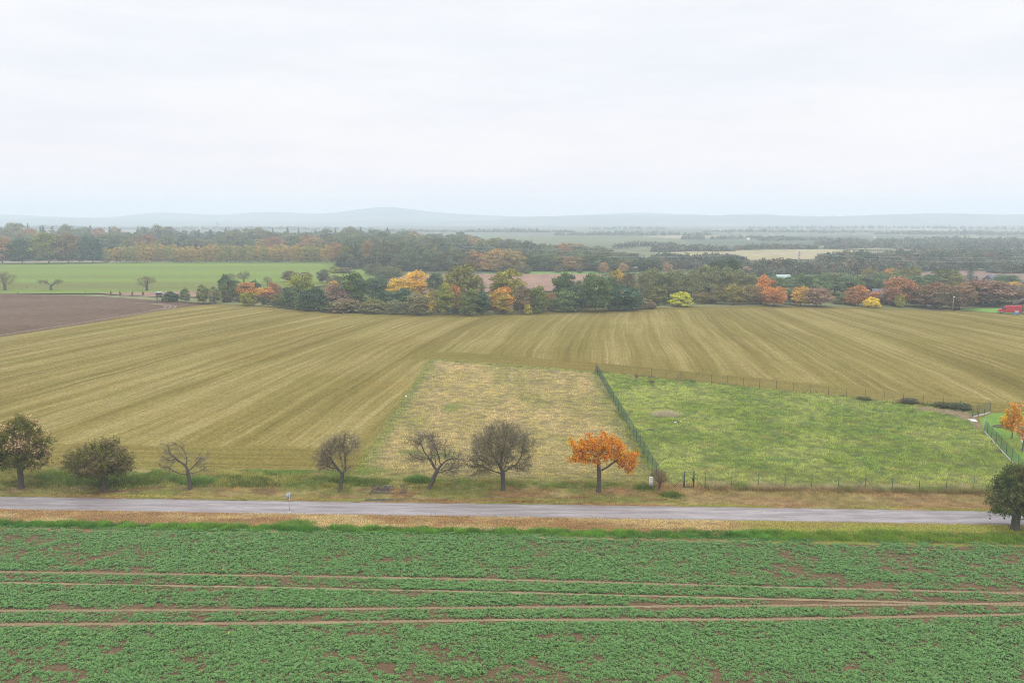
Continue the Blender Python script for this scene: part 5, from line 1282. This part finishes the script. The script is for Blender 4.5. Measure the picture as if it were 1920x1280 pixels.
def post_mesh(name, h, r):
    return Box().bar((0, 0, -.05), (0, 0, h), r, n=8).bar((0, 0, h), (0, 0, h + .03), r * 1.2, r * .7, n=8).mesh(name)
def wire_net(a, b, h, pitch, r, z0=.05):
    """chain-link: two families of slanting wires and three straight tension wires between a and b"""
    a, b = np.array([*a, 0.]), np.array([*b, 0.]); L = np.linalg.norm(b - a); u = (b - a) / L
    A, B = [], []
    for s0 in np.arange(-h, L, pitch):
        lo, hi = max(s0, 0), min(s0 + h, L)
        if hi - lo < .05: continue
        A.append(a + u * lo + [0, 0, z0 + lo - s0]); B.append(a + u * hi + [0, 0, z0 + hi - s0])
        A.append(a + u * lo + [0, 0, z0 + h - (lo - s0)]); B.append(a + u * hi + [0, 0, z0 + h - (hi - s0)])
    rr = [r] * len(A)
    for zz in (z0, z0 + h * .5, z0 + h): A.append(a + [0, 0, zz]); B.append(b + [0, 0, zz]); rr.append(r * 1.6)
    return sticks(np.array(A), np.array(B), np.array(rr), np.array(rr))

def fence(pts, h, label, posts, pm, wm, r_post=.028, pitch=.085, rw=.0018, braces=(), first=None, board=False, skip_net=()):
    """pts: corner points; posts: list of (x, y) post positions"""
    ox, oy = pts[0]
    e = tag(empty('mesh_fence', ox, oy), label, 'fence')
    me = post_mesh('post', h, r_post); me.materials.append(pm)
    for k, (x, y) in enumerate(posts):
        if k == 0 and first is not None:
            o = obj('post', post_mesh('post', h + .1, r_post * 1.7), first, e)
        else: o = obj('post', me, None, e)
        o.location = (x - ox, y - oy, 0)
    Vs, Qs, n0 = [], [], 0
    for k, (a, b) in enumerate(zip(pts[:-1], pts[1:])):
        if k in skip_net: continue
        V, Q = wire_net((a[0] - ox, a[1] - oy), (b[0] - ox, b[1] - oy), h - .1, pitch, rw)
        Vs.append(V); Qs.append(Q + n0); n0 += len(V)
    obj('wire_mesh', make_mesh('wire_mesh', np.vstack(Vs), np.vstack(Qs)), wm, e)
    for (x, y), (x2, y2) in braces:
        obj('brace', Box().bar((x - ox, y - oy, h * .82), (x2 - ox, y2 - oy, .02), .02).mesh('brace'), pm, e)
    if board:
        b = Box()
        for a, c in zip(pts[:-1], pts[1:]):
            u = np.array([c[0] - a[0], c[1] - a[1]]); L = np.linalg.norm(u); u = u / L; nrm = np.array([-u[1], u[0]]) * .03
            A_, B_ = np.array(a) - (ox, oy), np.array(c) - (ox, oy)
            P = [A_ - nrm, A_ + nrm, B_ + nrm, B_ - nrm]
            V = [(*p_, 0.0) for p_ in P] + [(*p_, .22) for p_ in P]
            b.add(V, [(0, 1, 5, 4), (1, 2, 6, 5), (2, 3, 7, 6), (3, 0, 4, 7), (4, 5, 6, 7)])
        b.build('base_board', M_CONC, e)
    return e
def along(a, b, sp, n=None):
    L = math.hypot(b[0] - a[0], b[1] - a[1]); m = n or int(round(L / sp))
    return [(a[0] + (b[0] - a[0]) * k / m, a[1] + (b[1] - a[1]) * k / m) for k in range(m + 1)]
C_SW = gp(1240, 909); C_NW = gp(1117, 697)
side = along(C_SW, C_NW, 2.5)
fence([C_SW, C_NW], 1.55, 'green chain-link fence dividing the dry plot from the meadow', side, M_FPOST, M_WIRE, r_post=.032, rw=.0026, braces=[(side[-1], side[-2])])
back = along(gp(1168, 702.6), gp(1768, 764.5), 2.5, 19)
BE = gp(1832, 778)
back2 = along(back[-1], BE, 2.5)
fence([C_NW, back[-1], BE], 1.55, 'long fence of thin dark posts between meadow and stubble', back + back2[1:], M_DPOST, M_GWIRE, r_post=.024, rw=.0013, pitch=.12,
      braces=[(back[4], (back[4][0] - 1.0, back[4][1])), (back[4], (back[4][0] + 1.0, back[4][1] - .5)), (back[12], (back[12][0] - 1.1, back[12][1])), (back[12], (back[12][0] + 1.1, back[12][1] - .6))])
G0, G1, G2 = gp(1282, 915), gp(1300.5, 914.6), gp(1322, 914.6)
FE = gp(1876, 923.5)
front = along(G2, FE, 2.5)
fence([C_SW, G0], 1.5, 'short braced chain-link stretch between corner and gate', [C_SW, G0], M_FPOST, M_WIRE, rw=.0022,
      braces=[(C_SW, (C_SW[0] + 1.1, C_SW[1] - .15)), (G0, (G0[0] - 1.0, G0[1] + .15))])
fence([G1, G2, FE], 1.5, 'green chain-link fence along the lane in front of the meadow', front, M_FPOST, M_GWIRE, rw=.0014, pitch=.11, r_post=.026,
      braces=[(G1, (G1[0] + .95, G1[1])), (front[6], (front[6][0] - 1.0, front[6][1])), (front[6], (front[6][0] + 1.0, front[6][1] - .05))])
# gate
e = tag(empty('garden_gate', *G0), 'small green mesh gate with two posts and lock box', 'gate')
for p_ in (G0, G1):
    o = obj('post', Box().bar((0, 0, -.1), (0, 0, 1.75), .05, n=8).mesh('post'), M_FPOST, e); o.location = (p_[0] - G0[0], p_[1] - G0[1], 0)
wx = G1[0] - G0[0]; wy = G1[1] - G0[1]
b = Box()
for z in (.12, 1.6): b.bar((.07, .01, z), (wx - .07, wy, z), .02)
for t in (.07, wx - .07): b.bar((t, .01, .12), (t, .01, 1.6), .02)
fr = b.build('gate_frame', M_FPOST, e)
V, Q = wire_net((.08, .0), (wx - .08, wy), 1.45, .1, .0016, .14); obj('wire_mesh', make_mesh('wire_mesh', V, Q), M_WIRE, e)
obj('lock_box', Box().box(wx - .16, wx - .02, -.05, .05, .75, 1.1).mesh('lock_box'), M_DPOST, e)
# short fence and garden fence on the east side
sf = [gp(1823, 783.3), gp(1834.5, 780.6), gp(1845.4, 777.4), gp(1856, 774.4)]
fence([sf[0], sf[-1]], 1.6, 'short green fence panel at the corner by the white slab', sf, M_FPOST, M_WIRE, rw=.003, board=True)
gf = [gp(*q) for q in [(1845, 809.5), (1850.6, 815.5), (1858.5, 823.8), (1866.6, 834.5), (1876, 844.5), (1886, 856), (1896.5, 868), (1908, 880), (1921, 894)]]
fence([gf[0], gf[4], gf[-1]], 1.6, 'green garden fence on pale base boards with grey end post', gf, M_FPOST, M_WIRE, first=M_FGREY, rw=.0026, board=True)

# ------------------------------------------------------------------ small things near the lane
def at(px, py, z=0.0): x, d = gp(px, py); return x, d, z
M_WHITE = plain('white_plastic', (.72, .72, .72), .5, .4, .06)
M_DARK = plain('dark_plastic', (.05, .05, .055), .5, .4)
x, d, _ = at(1220.7, 914)
e = tag(empty('meter_cabinet', x, d, 0.0), 'slim white electricity meter cabinet beside the reddish shrub', 'cabinet')
Box().box(-.17, .17, -.13, .13, .08, 1.0).box(-.19, .19, -.15, .15, 1.0, 1.04).build('body', M_WHITE, e)
Box().box(-.15, .15, -.11, .11, -.1, .08).build('plinth', M_CONC, e)
dr = Box().box(-.14, .14, -.142, -.13, .22, .95).build('door', M_WHITE, e)
Box().box(-.10, .10, -.150, -.142, .84, .88).box(.055, .085, -.16, -.142, .55, .63).box(-.09, .08, -.148, -.142, .27, .30).build('markings', M_DARK, dr)
x, d, _ = at(542.6, 961.5)
e = tag(empty('road_sign', x, d, .02, R(58)), 'small grey road sign on a leaning pole, seen edge-on from behind', 'sign')
M_GALV = plain('galvanised_steel', (.36, .38, .40), .45, .5, .12)
Box().bar((0, 0, -.1), (.05, -.08, 1.80), .032, n=8).build('pole', M_GALV, e)
Box().box(-.26, .26, .0, .02, 1.32, 1.86).box(-.20, .20, .02, .045, 1.42, 1.46).box(-.20, .20, .02, .045, 1.70, 1.74).build('sign_plate', M_GALV, e)
Box().bar((0, 0, -.1), (0, 0, .1), .17, .14, 10).build('foot', M_CONC, e)
x, d, _ = at(1825, 790)
b = Box(); V = [(-.42, -.35, 0), (.42, -.35, 0), (.42, .65, .03), (-.42, .65, .03), (-.42, -.35, .07), (.42, -.35, .07), (.42, .65, .12), (-.42, .65, .12)]
b.add(V, [(0, 3, 2, 1), (4, 5, 6, 7), (0, 1, 5, 4), (1, 2, 6, 5), (2, 3, 7, 6), (3, 0, 4, 7)])
o = b.build('white_slab', plain('pale_slab', (.62, .63, .66), .6, .4, .08)); o.location = (x, d, .05); o.rotation_euler.z = R(-12)
tag(o, 'white slab lying at the corner of the garden fence', 'slab')
x, d, _ = at(1272, 794)
e = tag(empty('tool_bag', x, d, .1), 'small yellow and teal bundle lying in the meadow', 'bag')
def blob(name, c, r, m, seed, parent):
    rr = np.random.default_rng(seed); import bmesh
    bm = bmesh.new(); bmesh.ops.create_icosphere(bm, subdivisions=2, radius=1)
    for v in bm.verts:
        k = 1 + .12 * rr.normal(); v.co = (c[0] + v.co.x * r[0] * k, c[1] + v.co.y * r[1] * k, c[2] + max(v.co.z, -.6) * r[2] * k)
    me = bpy.data.meshes.new(name); bm.to_mesh(me); bm.free(); return obj(name, me, m, parent)
blob('yellow_pouch', (.28, 0, .14), (.17, .15, .15), plain('yellow_cloth', (.62, .40, .03)), 1, e)
blob('teal_body', (-.05, .05, .13), (.22, .16, .14), plain('teal_cloth', (.02, .12, .14)), 2, e)
blob('white_cover', (-.40, -.05, .07), (.20, .13, .07), plain('white_cloth', (.6, .62, .66)), 3, e)
x, d, _ = at(1220, 808)
o = Box().box(-.55, .45, -.13, .10, .08, .14).box(-.35, .50, .06, .20, .14, .19).build('board_pile', plain('old_boards', (.10, .075, .055), .9)); o.location = (x, d, .06); o.rotation_euler.z = .1
tag(o, 'dark weathered boards lying in the meadow near the side fence', 'boards')
x, d, _ = at(761, 745)
o = blob('plastic_scrap', (0, 0, .1), (.16, .12, .14), M_WHITE, 4, None); o.location = (x, d, .05); tag(o, 'white plastic scrap on the rim of the dry plot', 'scrap')
import bmesh
x, d, _ = at(1875, 801)
b = Box(); n_ = 18
for k in range(n_):
    a, c = k * 6.283 / n_, (k + 1) * 6.283 / n_
    b.bar((.75 * math.cos(a), .5 * math.sin(a), .12), (.75 * math.cos(c), .5 * math.sin(c), .12), .09, n=5)
o = b.build('planter_ring', M_WOOD); o.location = (x, d, .06); tag(o, 'low dark ring of a planter on the garden lawn', 'planter')
sheet('garden_path', [(1911, 818), (1921, 815), (1975, 850), (1975, 870), (1916, 830)], .065, M_CONC, 'pale stone path in the garden', 'path')

# ------------------------------------------------------------------ things at the far side of the stubble
M_RED = plain('red_paint', (.40, .015, .03), .35, .5, .05)
M_GLASS = plain('window_glass', (.04, .05, .06), .1, .6)
M_TYRE = plain('tyre_rubber', (.02, .02, .02), .8, .2)
M_RIM = plain('wheel_rim', (.35, .36, .38), .4, .5)
def loft(profile, w0, w1):
    """side profile (x, z) swept across the width; the upper points lean in"""
    P = np.array(profile); n = len(P); zmx = P[:, 1].max()
    hw = w0 + (w1 - w0) * np.clip((P[:, 1] - 1.1) / (zmx - 1.1), 0, 1)
    V = np.vstack([np.stack([P[:, 0], -hw, P[:, 1]], 1), np.stack([P[:, 0] , hw, P[:, 1]], 1)])
    Q = [(i, (i + 1) % n, n + (i + 1) % n, n + i) for i in range(n)]
    import bmesh
    bm = bmesh.new(); vs = [bm.verts.new(v) for v in V]
    for q in Q: bm.faces.new([vs[k] for k in q][::-1])
    bm.faces.new(vs[:n]); bm.faces.new(vs[n:][::-1])
    bmesh.ops.recalc_face_normals(bm, faces=bm.faces)
    bmesh.ops.bevel(bm, geom=list(bm.edges), offset=.05, segments=2, affect='EDGES', clamp_overlap=True)
    me = bpy.data.meshes.new('body'); bm.to_mesh(me); bm.free(); return me
x, d, _ = at(1893, 588)
e = tag(empty('panel_van', x, d, .03, R(-32)), 'red panel van parked beside the timber house', 'van'); e.scale = (.92, .92, .92)
body = obj('body', loft([(-3.0, .45), (-3.02, .85), (-2.85, 1.05), (-2.15, 1.25), (-1.45, 2.15), (-1.1, 2.35), (3.0, 2.45), (3.02, .45)], 1.0, .88), M_RED, e)
M_BLK = M_DARK
for s in (-1, 1):
    Y_ = s * .96
    V = np.array([(-2.0, Y_ * 1.005, 1.3), (-1.1, Y_ * 1.005, 1.3), (-1.1, s * .905, 2.05), (-1.45, s * .905, 2.05)]); V2 = V + [0, s * .02, 0]
    obj('side_window', Box().add(np.vstack([V, V2]), [(0, 1, 2, 3), (4, 5, 6, 7), (0, 1, 5, 4), (1, 2, 6, 5), (2, 3, 7, 6), (3, 0, 4, 7)]).mesh('side_window'), M_GLASS, e)
    for xx in (-2.1, 2.0):
        w_ = Box().bar((0, -.12, 0), (0, .12, 0), .36, n=16).build('wheel', M_TYRE, e); w_.location = (xx, s * .88, .36)
        Box().bar((0, s * .10, 0), (0, s * .15, 0), .2, n=12).build('rim', M_RIM, w_)
    o = Box().box(-3.06, -2.98, s * .78 - .16, s * .78 + .16, .85, 1.05).build('headlight', M_WHITE, e)
Box().add([(-2.1, -.8, 1.33), (-2.1, .8, 1.33), (-1.52, .74, 2.08), (-1.52, -.74, 2.08), (-2.13, -.8, 1.35), (-2.13, .8, 1.35), (-1.55, .74, 2.10), (-1.55, -.74, 2.10)], [(0, 1, 2, 3), (4, 5, 6, 7), (0, 1, 5, 4), (2, 3, 7, 6), (1, 2, 6, 5), (3, 0, 4, 7)]).build('windscreen', M_GLASS, e)
Box().box(-3.1, -2.95, -.95, .95, .38, .62).build('bumper', M_DARK, e)

def gable(name, x, d, wx, wy, eave, ridge, wallm, roofm, label, rz=0, ridge_x=True, over=.35, cat='house', th=.12):
    e = tag(empty(name, x, d, 0, rz), label, cat)
    a, b_ = (wx / 2, wy / 2)
    if ridge_x:
        V = [(-a, -b_, 0), (a, -b_, 0), (a, b_, 0), (-a, b_, 0), (-a, -b_, eave), (a, -b_, eave), (a, b_, eave), (-a, b_, eave), (-a, 0, ridge), (a, 0, ridge)]
        Q = [(0, 1, 5, 4), (2, 3, 7, 6), (1, 2, 6, 5), (3, 0, 4, 7), (5, 6, 9, 9), (7, 4, 8, 8)]
        sl = (ridge - eave) / b_
        R_ = [(-a - over, -b_ - over, eave - over * sl), (a + over, -b_ - over, eave - over * sl), (a + over, 0, ridge), (-a - over, 0, ridge), (a + over, b_ + over, eave - over * sl), (-a - over, b_ + over, eave - over * sl)]
    else:
        V = [(-a, -b_, 0), (a, -b_, 0), (a, b_, 0), (-a, b_, 0), (-a, -b_, eave), (a, -b_, eave), (a, b_, eave), (-a, b_, eave), (0, -b_, ridge), (0, b_, ridge)]
        Q = [(0, 1, 5, 4), (2, 3, 7, 6), (1, 2, 6, 5), (3, 0, 4, 7), (4, 5, 8, 8), (6, 7, 9, 9)]
        sl = (ridge - eave) / a
        R_ = [(-a - over, -b_ - over, eave - over * sl), (-a - over, b_ + over, eave - over * sl), (0, b_ + over, ridge), (0, -b_ - over, ridge), (a + over, b_ + over, eave - over * sl), (a + over, -b_ - over, eave - over * sl)]
    Box().add(V, Q).build('wall', wallm, e)
    R_ = np.array(R_, float) + [0, 0, .03]
    V = np.vstack([R_, R_ + [0, 0, th]]); Q = [(0, 1, 2, 3), (3, 2, 4, 5), (6, 7, 8, 9), (9, 8, 10, 11), (0, 1, 7, 6), (1, 2, 8, 7), (2, 4, 10, 8), (4, 5, 11, 10), (5, 3, 9, 11), (3, 0, 6, 9)]
    rf = Box().add(V, Q).build('roof', roofm, e)
    return e, rf
M_TIMBER = plain('brown_timber', (.085, .045, .03), .8, .2)
M_BRICK = plain('orange_brick', (.42, .22, .13), .9, .1, .3, 12)
M_RTILE = plain('dark_roof_tile', (.07, .05, .045), .85, .2, .3, 8)
M_GTILE = plain('grey_roof', (.12, .125, .145), .8, .3, .2, 5)
M_BEAM = plain('orange_beam', (.55, .24, .12), .8, .2)
x, d, _ = at(1924, 588)
e, rf = gable('timber_house', x + 2.6, d + 3.6, 6.0, 8.0, 2.3, 4.2, M_BRICK, M_RTILE, 'timber gabled shed with orange brick wall behind the red van', ridge_x=False, rz=R(-33), over=.55, th=.16)
Box().box(-3.05, 3.05, -4.12, -4.0, 2.05, 2.25).build('beam', M_BEAM, e)
Box().add([(-2.75, -4.03, 2.32), (2.75, -4.03, 2.32), (0, -4.03, 4.05), (-2.75, -4.07, 2.32), (2.75, -4.07, 2.32), (0, -4.07, 4.05)], [(0, 1, 2, 2), (3, 4, 5, 5), (0, 1, 4, 3), (1, 2, 5, 4), (2, 0, 3, 5)]).build('gable_panel', M_TIMBER, e)
Box().box(-1.9, -.95, -4.05, -3.98, .3, 1.85).build('door', M_DARK, e)
Box().box(-.8, .4, -4.05, -3.98, .5, 1.85).build('shutter', plain('teal_paint', (.03, .16, .16)), e)
for xx in (-2.85, -.88, 2.85): Box().box(xx - .09, xx + .09, -4.16, -4.04, 0, 2.04 if abs(xx) > 1 else 3.7).build('post', M_BEAM, e)
x, d, _ = at(1909, 588.5)
o = tag(empty('pallet_stack', x, d - 1.0, .03), 'stack of wooden pallets with grey sacks beside the red van', 'pallets')
b = Box()
for k in range(5): b.box(-.6, .6, -.4, .4, k * .16, k * .16 + .03); [b.box(xx - .06, xx + .06, -.4, .4, k * .16 + .03, k * .16 + .13) for xx in (-.5, 0, .5)]
b.build('pallets', plain('pallet_wood', (.36, .28, .20), .9), o)
Box().box(-1.5, -.75, -.35, .35, 0, .95).box(.75, 1.5, -.4, .3, 0, .6).build('sacks', plain('grey_sack', (.33, .34, .36), .8), o)
x, d, _ = at(1899, 589)
o = Box().box(-.9, .7, -.3, .3, 0, .35).box(-.5, .3, -.2, .2, .35, .55).build('blue_tarpaulin', plain('blue_tarp', (.06, .18, .30), .6)); o.location = (x, d - 1.2, .02); tag(o, 'blue tarpaulin bundle on the grass below the van', 'tarpaulin')
x, d, _ = at(1663, 573)
e, rf = gable('old_shed', x + 2, d + 5, 7.5, 5.5, 2.2, 4.4, M_WOOD, M_GTILE, 'old shed with grey slate roof half hidden by rusty trees', rz=R(-24))
Box().box(-.6, .5, -2.80, -2.74, 0, 1.9).build('door', M_TIMBER, e)
x, d, _ = at(1748, 579.5)
e = tag(empty('log_store', x, d, .02), 'low grey log store with sheet roof under the maroon tree', 'log store')
Box().add([(-1.6, -.7, .95), (1.6, -.7, .85), (1.6, .7, 1.15), (-1.6, .7, 1.25), (-1.6, -.7, 1.0), (1.6, -.7, .9), (1.6, .7, 1.2), (-1.6, .7, 1.3)], [(0, 1, 2, 3), (4, 5, 6, 7), (0, 1, 5, 4), (1, 2, 6, 5), (2, 3, 7, 6), (3, 0, 4, 7)]).build('roof', plain('pale_sheet', (.34, .34, .36), .6), e)
for xx in (-1.45, 1.45):
    for yy in (-.6, .6): Box().box(xx - .05, xx + .05, yy - .05, yy + .05, 0, 1.0 if yy < 0 else 1.2).build('post', M_WOOD, e)
b = Box()
for k in range(9):
    for j in range(4): b.bar((-1.25 + .31 * k, -.5, .12 + .21 * j), (-1.25 + .31 * k, .5, .12 + .21 * j), .10, n=6)
b.build('logs', M_WOOD, e)
x, d, _ = at(1786, 583)
e = tag(empty('lamp_post', x, d), 'thin grey lamp post with round white head at the field edge', 'lamp post')
Box().bar((0, 0, 0), (.05, 0, 3.9), .075, .05, 8).build('pole', M_GALV, e)
blob('lamp', (.1, 0, 3.95), (.22, .16, .17), M_WHITE, 6, e)
x, d, _ = at(1824, 574.5)
e = tag(empty('utility_pole', x, d), 'brown wooden pole before the dark reddish tree', 'pole')
Box().bar((0, 0, 0), (.1, 0, 4.0), .12, .09, 8).build('pole', plain('pole_wood', (.28, .17, .11), .9), e)
Box().bar((-.4, 0, 3.75), (.55, 0, 3.75), .04).build('crossbar', M_WOOD, e)
x, d, _ = at(299, 565.5)
e = tag(empty('hunting_stand', x, d, 0, .2), 'raised wooden hunting stand with pale roof at the ploughed field', 'hunting stand')
for sx in (-.65, .65):
    for sy in (-.55, .55): Box().bar((sx * 1.25, sy * 1.25, 0), (sx, sy, 1.6), .07, n=6).build('leg', M_WOOD, e)
Box().box(-.8, .8, -.7, .7, 1.55, 2.25).box(-.8, -.68, -.7, .7, 2.25, 2.85).box(.68, .8, -.7, .7, 2.25, 2.85).box(-.68, .68, .58, .7, 2.25, 2.85).build('cabin', M_WOOD, e)
Box().add([(-1, -.95, 2.82), (1, -.95, 2.82), (1, .95, 3.1), (-1, .95, 3.1), (-1, -.95, 2.9), (1, -.95, 2.9), (1, .95, 3.18), (-1, .95, 3.18)], [(0, 1, 2, 3), (4, 5, 6, 7), (0, 1, 5, 4), (1, 2, 6, 5), (2, 3, 7, 6), (3, 0, 4, 7)]).build('roof', plain('pale_roof', (.27, .29, .29), .7), e)
b = Box().bar((-.25, -1.3, 0), (-.25, -.7, 1.6), .04).bar((.25, -1.3, 0), (.25, -.7, 1.6), .04)
for k in range(5): b.bar((-.25, -1.3 + .12 * k + .06, .2 + .3 * k), (.25, -1.3 + .12 * k + .06, .2 + .3 * k), .03)
b.build('ladder', M_WOOD, e)
for k, (cx, by) in enumerate([(33, 552), (50, 541), (67, 541.5), (160, 549)]):
    x, d = gp(cx, by)
    o = Box().bar((0, 0, -.1), (0, 0, 1.15), .06, .05, 6).build('fence_stake', M_WOOD); o.location = (x, d, 0)
    tag(o, 'single dark wooden stake at the wheat field margin', 'stake', 'wooden stakes at the wheat field')

# ------------------------------------------------------------------ far buildings, masts, wires
M_PALE = plain('pale_render', (.62, .60, .56), .8, .2, .1)
x, d, _ = at(1187.5, 507.5)
e, rf = gable('farm_shed', x, d, 4.6, 2.4, 1.3, 2.0, M_WHITE, M_WHITE, 'small low white shed at the end of the bright green strip', over=.1)
Box().box(-.5, .5, -1.24, -1.2, 0, 1.0).build('door', M_DARK, e)
x, d, _ = at(1861, 533)
e, rf = gable('house', x, d, 5.4, 4.6, 1.9, 3.6, M_GTILE, M_GTILE, 'grey-roofed house with chimney in front of the mauve field', rz=.35, over=.3)
Box().box(-.2, .35, -.25, .25, 3.3, 4.3).build('chimney', plain('chimney_brick', (.5, .3, .26)), rf)
for xx in (-1.4, 1.2): Box().box(xx - .4, xx + .4, -2.36, -2.29, .8, 1.6).build('window', M_GLASS, e)
x, d, _ = at(1466, 523)
b = Box(); n_ = 12
V = [(xx, 2.0 * math.cos(math.pi * k / n_), 2.0 * math.sin(math.pi * k / n_)) for xx in (-3.2, -1.6, 0, 1.6, 3.2) for k in range(n_ + 1)]
Q = [(r_ * 13 + k, r_ * 13 + k + 1, r_ * 13 + 14 + k, r_ * 13 + 13 + k) for r_ in range(4) for k in range(n_)]
b.add(V, Q); c0 = len(V)
b.add([(-3.2, 2 * math.cos(math.pi * k / n_), 2 * math.sin(math.pi * k / n_)) for k in range(n_ + 1)] + [(-3.2, 0, 0)], [(k, k + 1, 13, 13) for k in range(n_)])
e = tag(empty('greenhouse', x, d, 0, .15), 'pale green polytunnel greenhouse behind the tree line', 'greenhouse')
b.build('cover', plain('tunnel_film', (.33, .42, .36), .35, .5, .1), e)
b = Box()
for xx in (-3.2, -1.6, 0, 1.6, 3.2):
    for k in range(n_): b.bar((xx, 2.03 * math.cos(math.pi * k / n_), 2.03 * math.sin(math.pi * k / n_)), (xx, 2.03 * math.cos(math.pi * (k + 1) / n_), 2.03 * math.sin(math.pi * (k + 1) / n_)), .03, n=4)
b.build('hoops', M_GALV, e)
for k, (cx, by, wpx) in enumerate([(1403, 450, 5), (1553, 434, 4), (1613, 433.5, 4), (1640, 446, 4), (1690, 440.5, 4), (1830, 445, 4), (1872, 440.5, 5), (1901, 434, 4), (1197, 433, 4), (1350, 434, 4), (1448, 441, 4), (1745, 444, 4)]):
    x, d = gp(cx, by); zc = depth(by); w_ = wpx / F * zc
    e, rf = gable('distant_house', x, d, w_, w_ * .7, w_ * .45, w_ * .8, M_PALE, M_GTILE if k % 3 else M_PALE, 'tiny pale house far off on the hazy plain', over=.1, rz=(k * .7) % 1.5)
    e['group'] = 'tiny houses on the plain'
def mast(cx, by, ty, wpx, label, arms):
    x, d = gp(cx, by); h = height_at(ty, d); bw = wpx / F * depth(by)
    e = tag(empty('lattice_mast', x, d), label, 'pylon')
    b = Box(); S = [(-1, -1), (1, -1), (1, 1), (-1, 1)]; n_ = 7; rr = max(.05, bw * .035)
    for k in range(n_):
        z0_, z1_ = h * k / n_, h * (k + 1) / n_; w0, w1 = bw * .5 * (1 - .8 * k / n_), bw * .5 * (1 - .8 * (k + 1) / n_)
        for i_ in range(4):
            a, c = S[i_], S[(i_ + 1) % 4]
            b.bar((a[0] * w0, a[1] * w0, z0_), (a[0] * w1, a[1] * w1, z1_), rr, n=4).bar((a[0] * w0, a[1] * w0, z0_), (c[0] * w1, c[1] * w1, z1_), rr * .7, n=4).bar((c[0] * w0, c[1] * w0, z0_), (a[0] * w1, a[1] * w1, z1_), rr * .7, n=4)
    b.build('tower', M_GALV, e)
    for z_, l in arms: Box().bar((-l * bw, 0, h * z_), (l * bw, 0, h * z_), rr * 1.2, n=4).build('crossarm', M_GALV, e)
    return x, d, h
mast(1497, 508, 470.5, 6, 'grey lattice power mast before the tan field', [(.97, .75), (.86, .9)])
mast(408, 434, 415, 4, 'faint far pylon above the woods with wide crossarms', [(.98, 2.2), (.86, 1.6)])
def wire(p0, p1, D0, D1, sag, label):
    x0, x1 = (p0[0] - 960) / F * D0, (p1[0] - 960) / F * D1
    z0_, z1_ = height_at(p0[1], D0), height_at(p1[1], D1)
    b = Box(); N_ = 24; P = []
    for k in range(N_ + 1):
        t = k / N_; P.append((x0 + (x1 - x0) * t, D0 + (D1 - D0) * t, z0_ + (z1_ - z0_) * t - sag * 4 * t * (1 - t)))
    for a, c in zip(P[:-1], P[1:]): b.bar(a, c, .035, n=4)
    o = b.build('power_line', plain('aluminium_wire', (.62, .66, .70), .5, .5, .05)); tag(o, label, 'power line')
wire((1497, 472), (1990, 484), 388, 380, 3.2, 'lower pale power line sagging over the hazy woods east of the mast')
wire((1497, 476), (1990, 480), 388, 380, 1.2, 'upper pale power line over the woods east of the mast')
wire((860, 466), (1497, 472), 420, 388, 3.4, 'lower pale power line sagging across the wooded slope west of the mast')
wire((860, 462), (1497, 476), 420, 388, 1.0, 'upper pale power line across the wooded slope west of the mast')
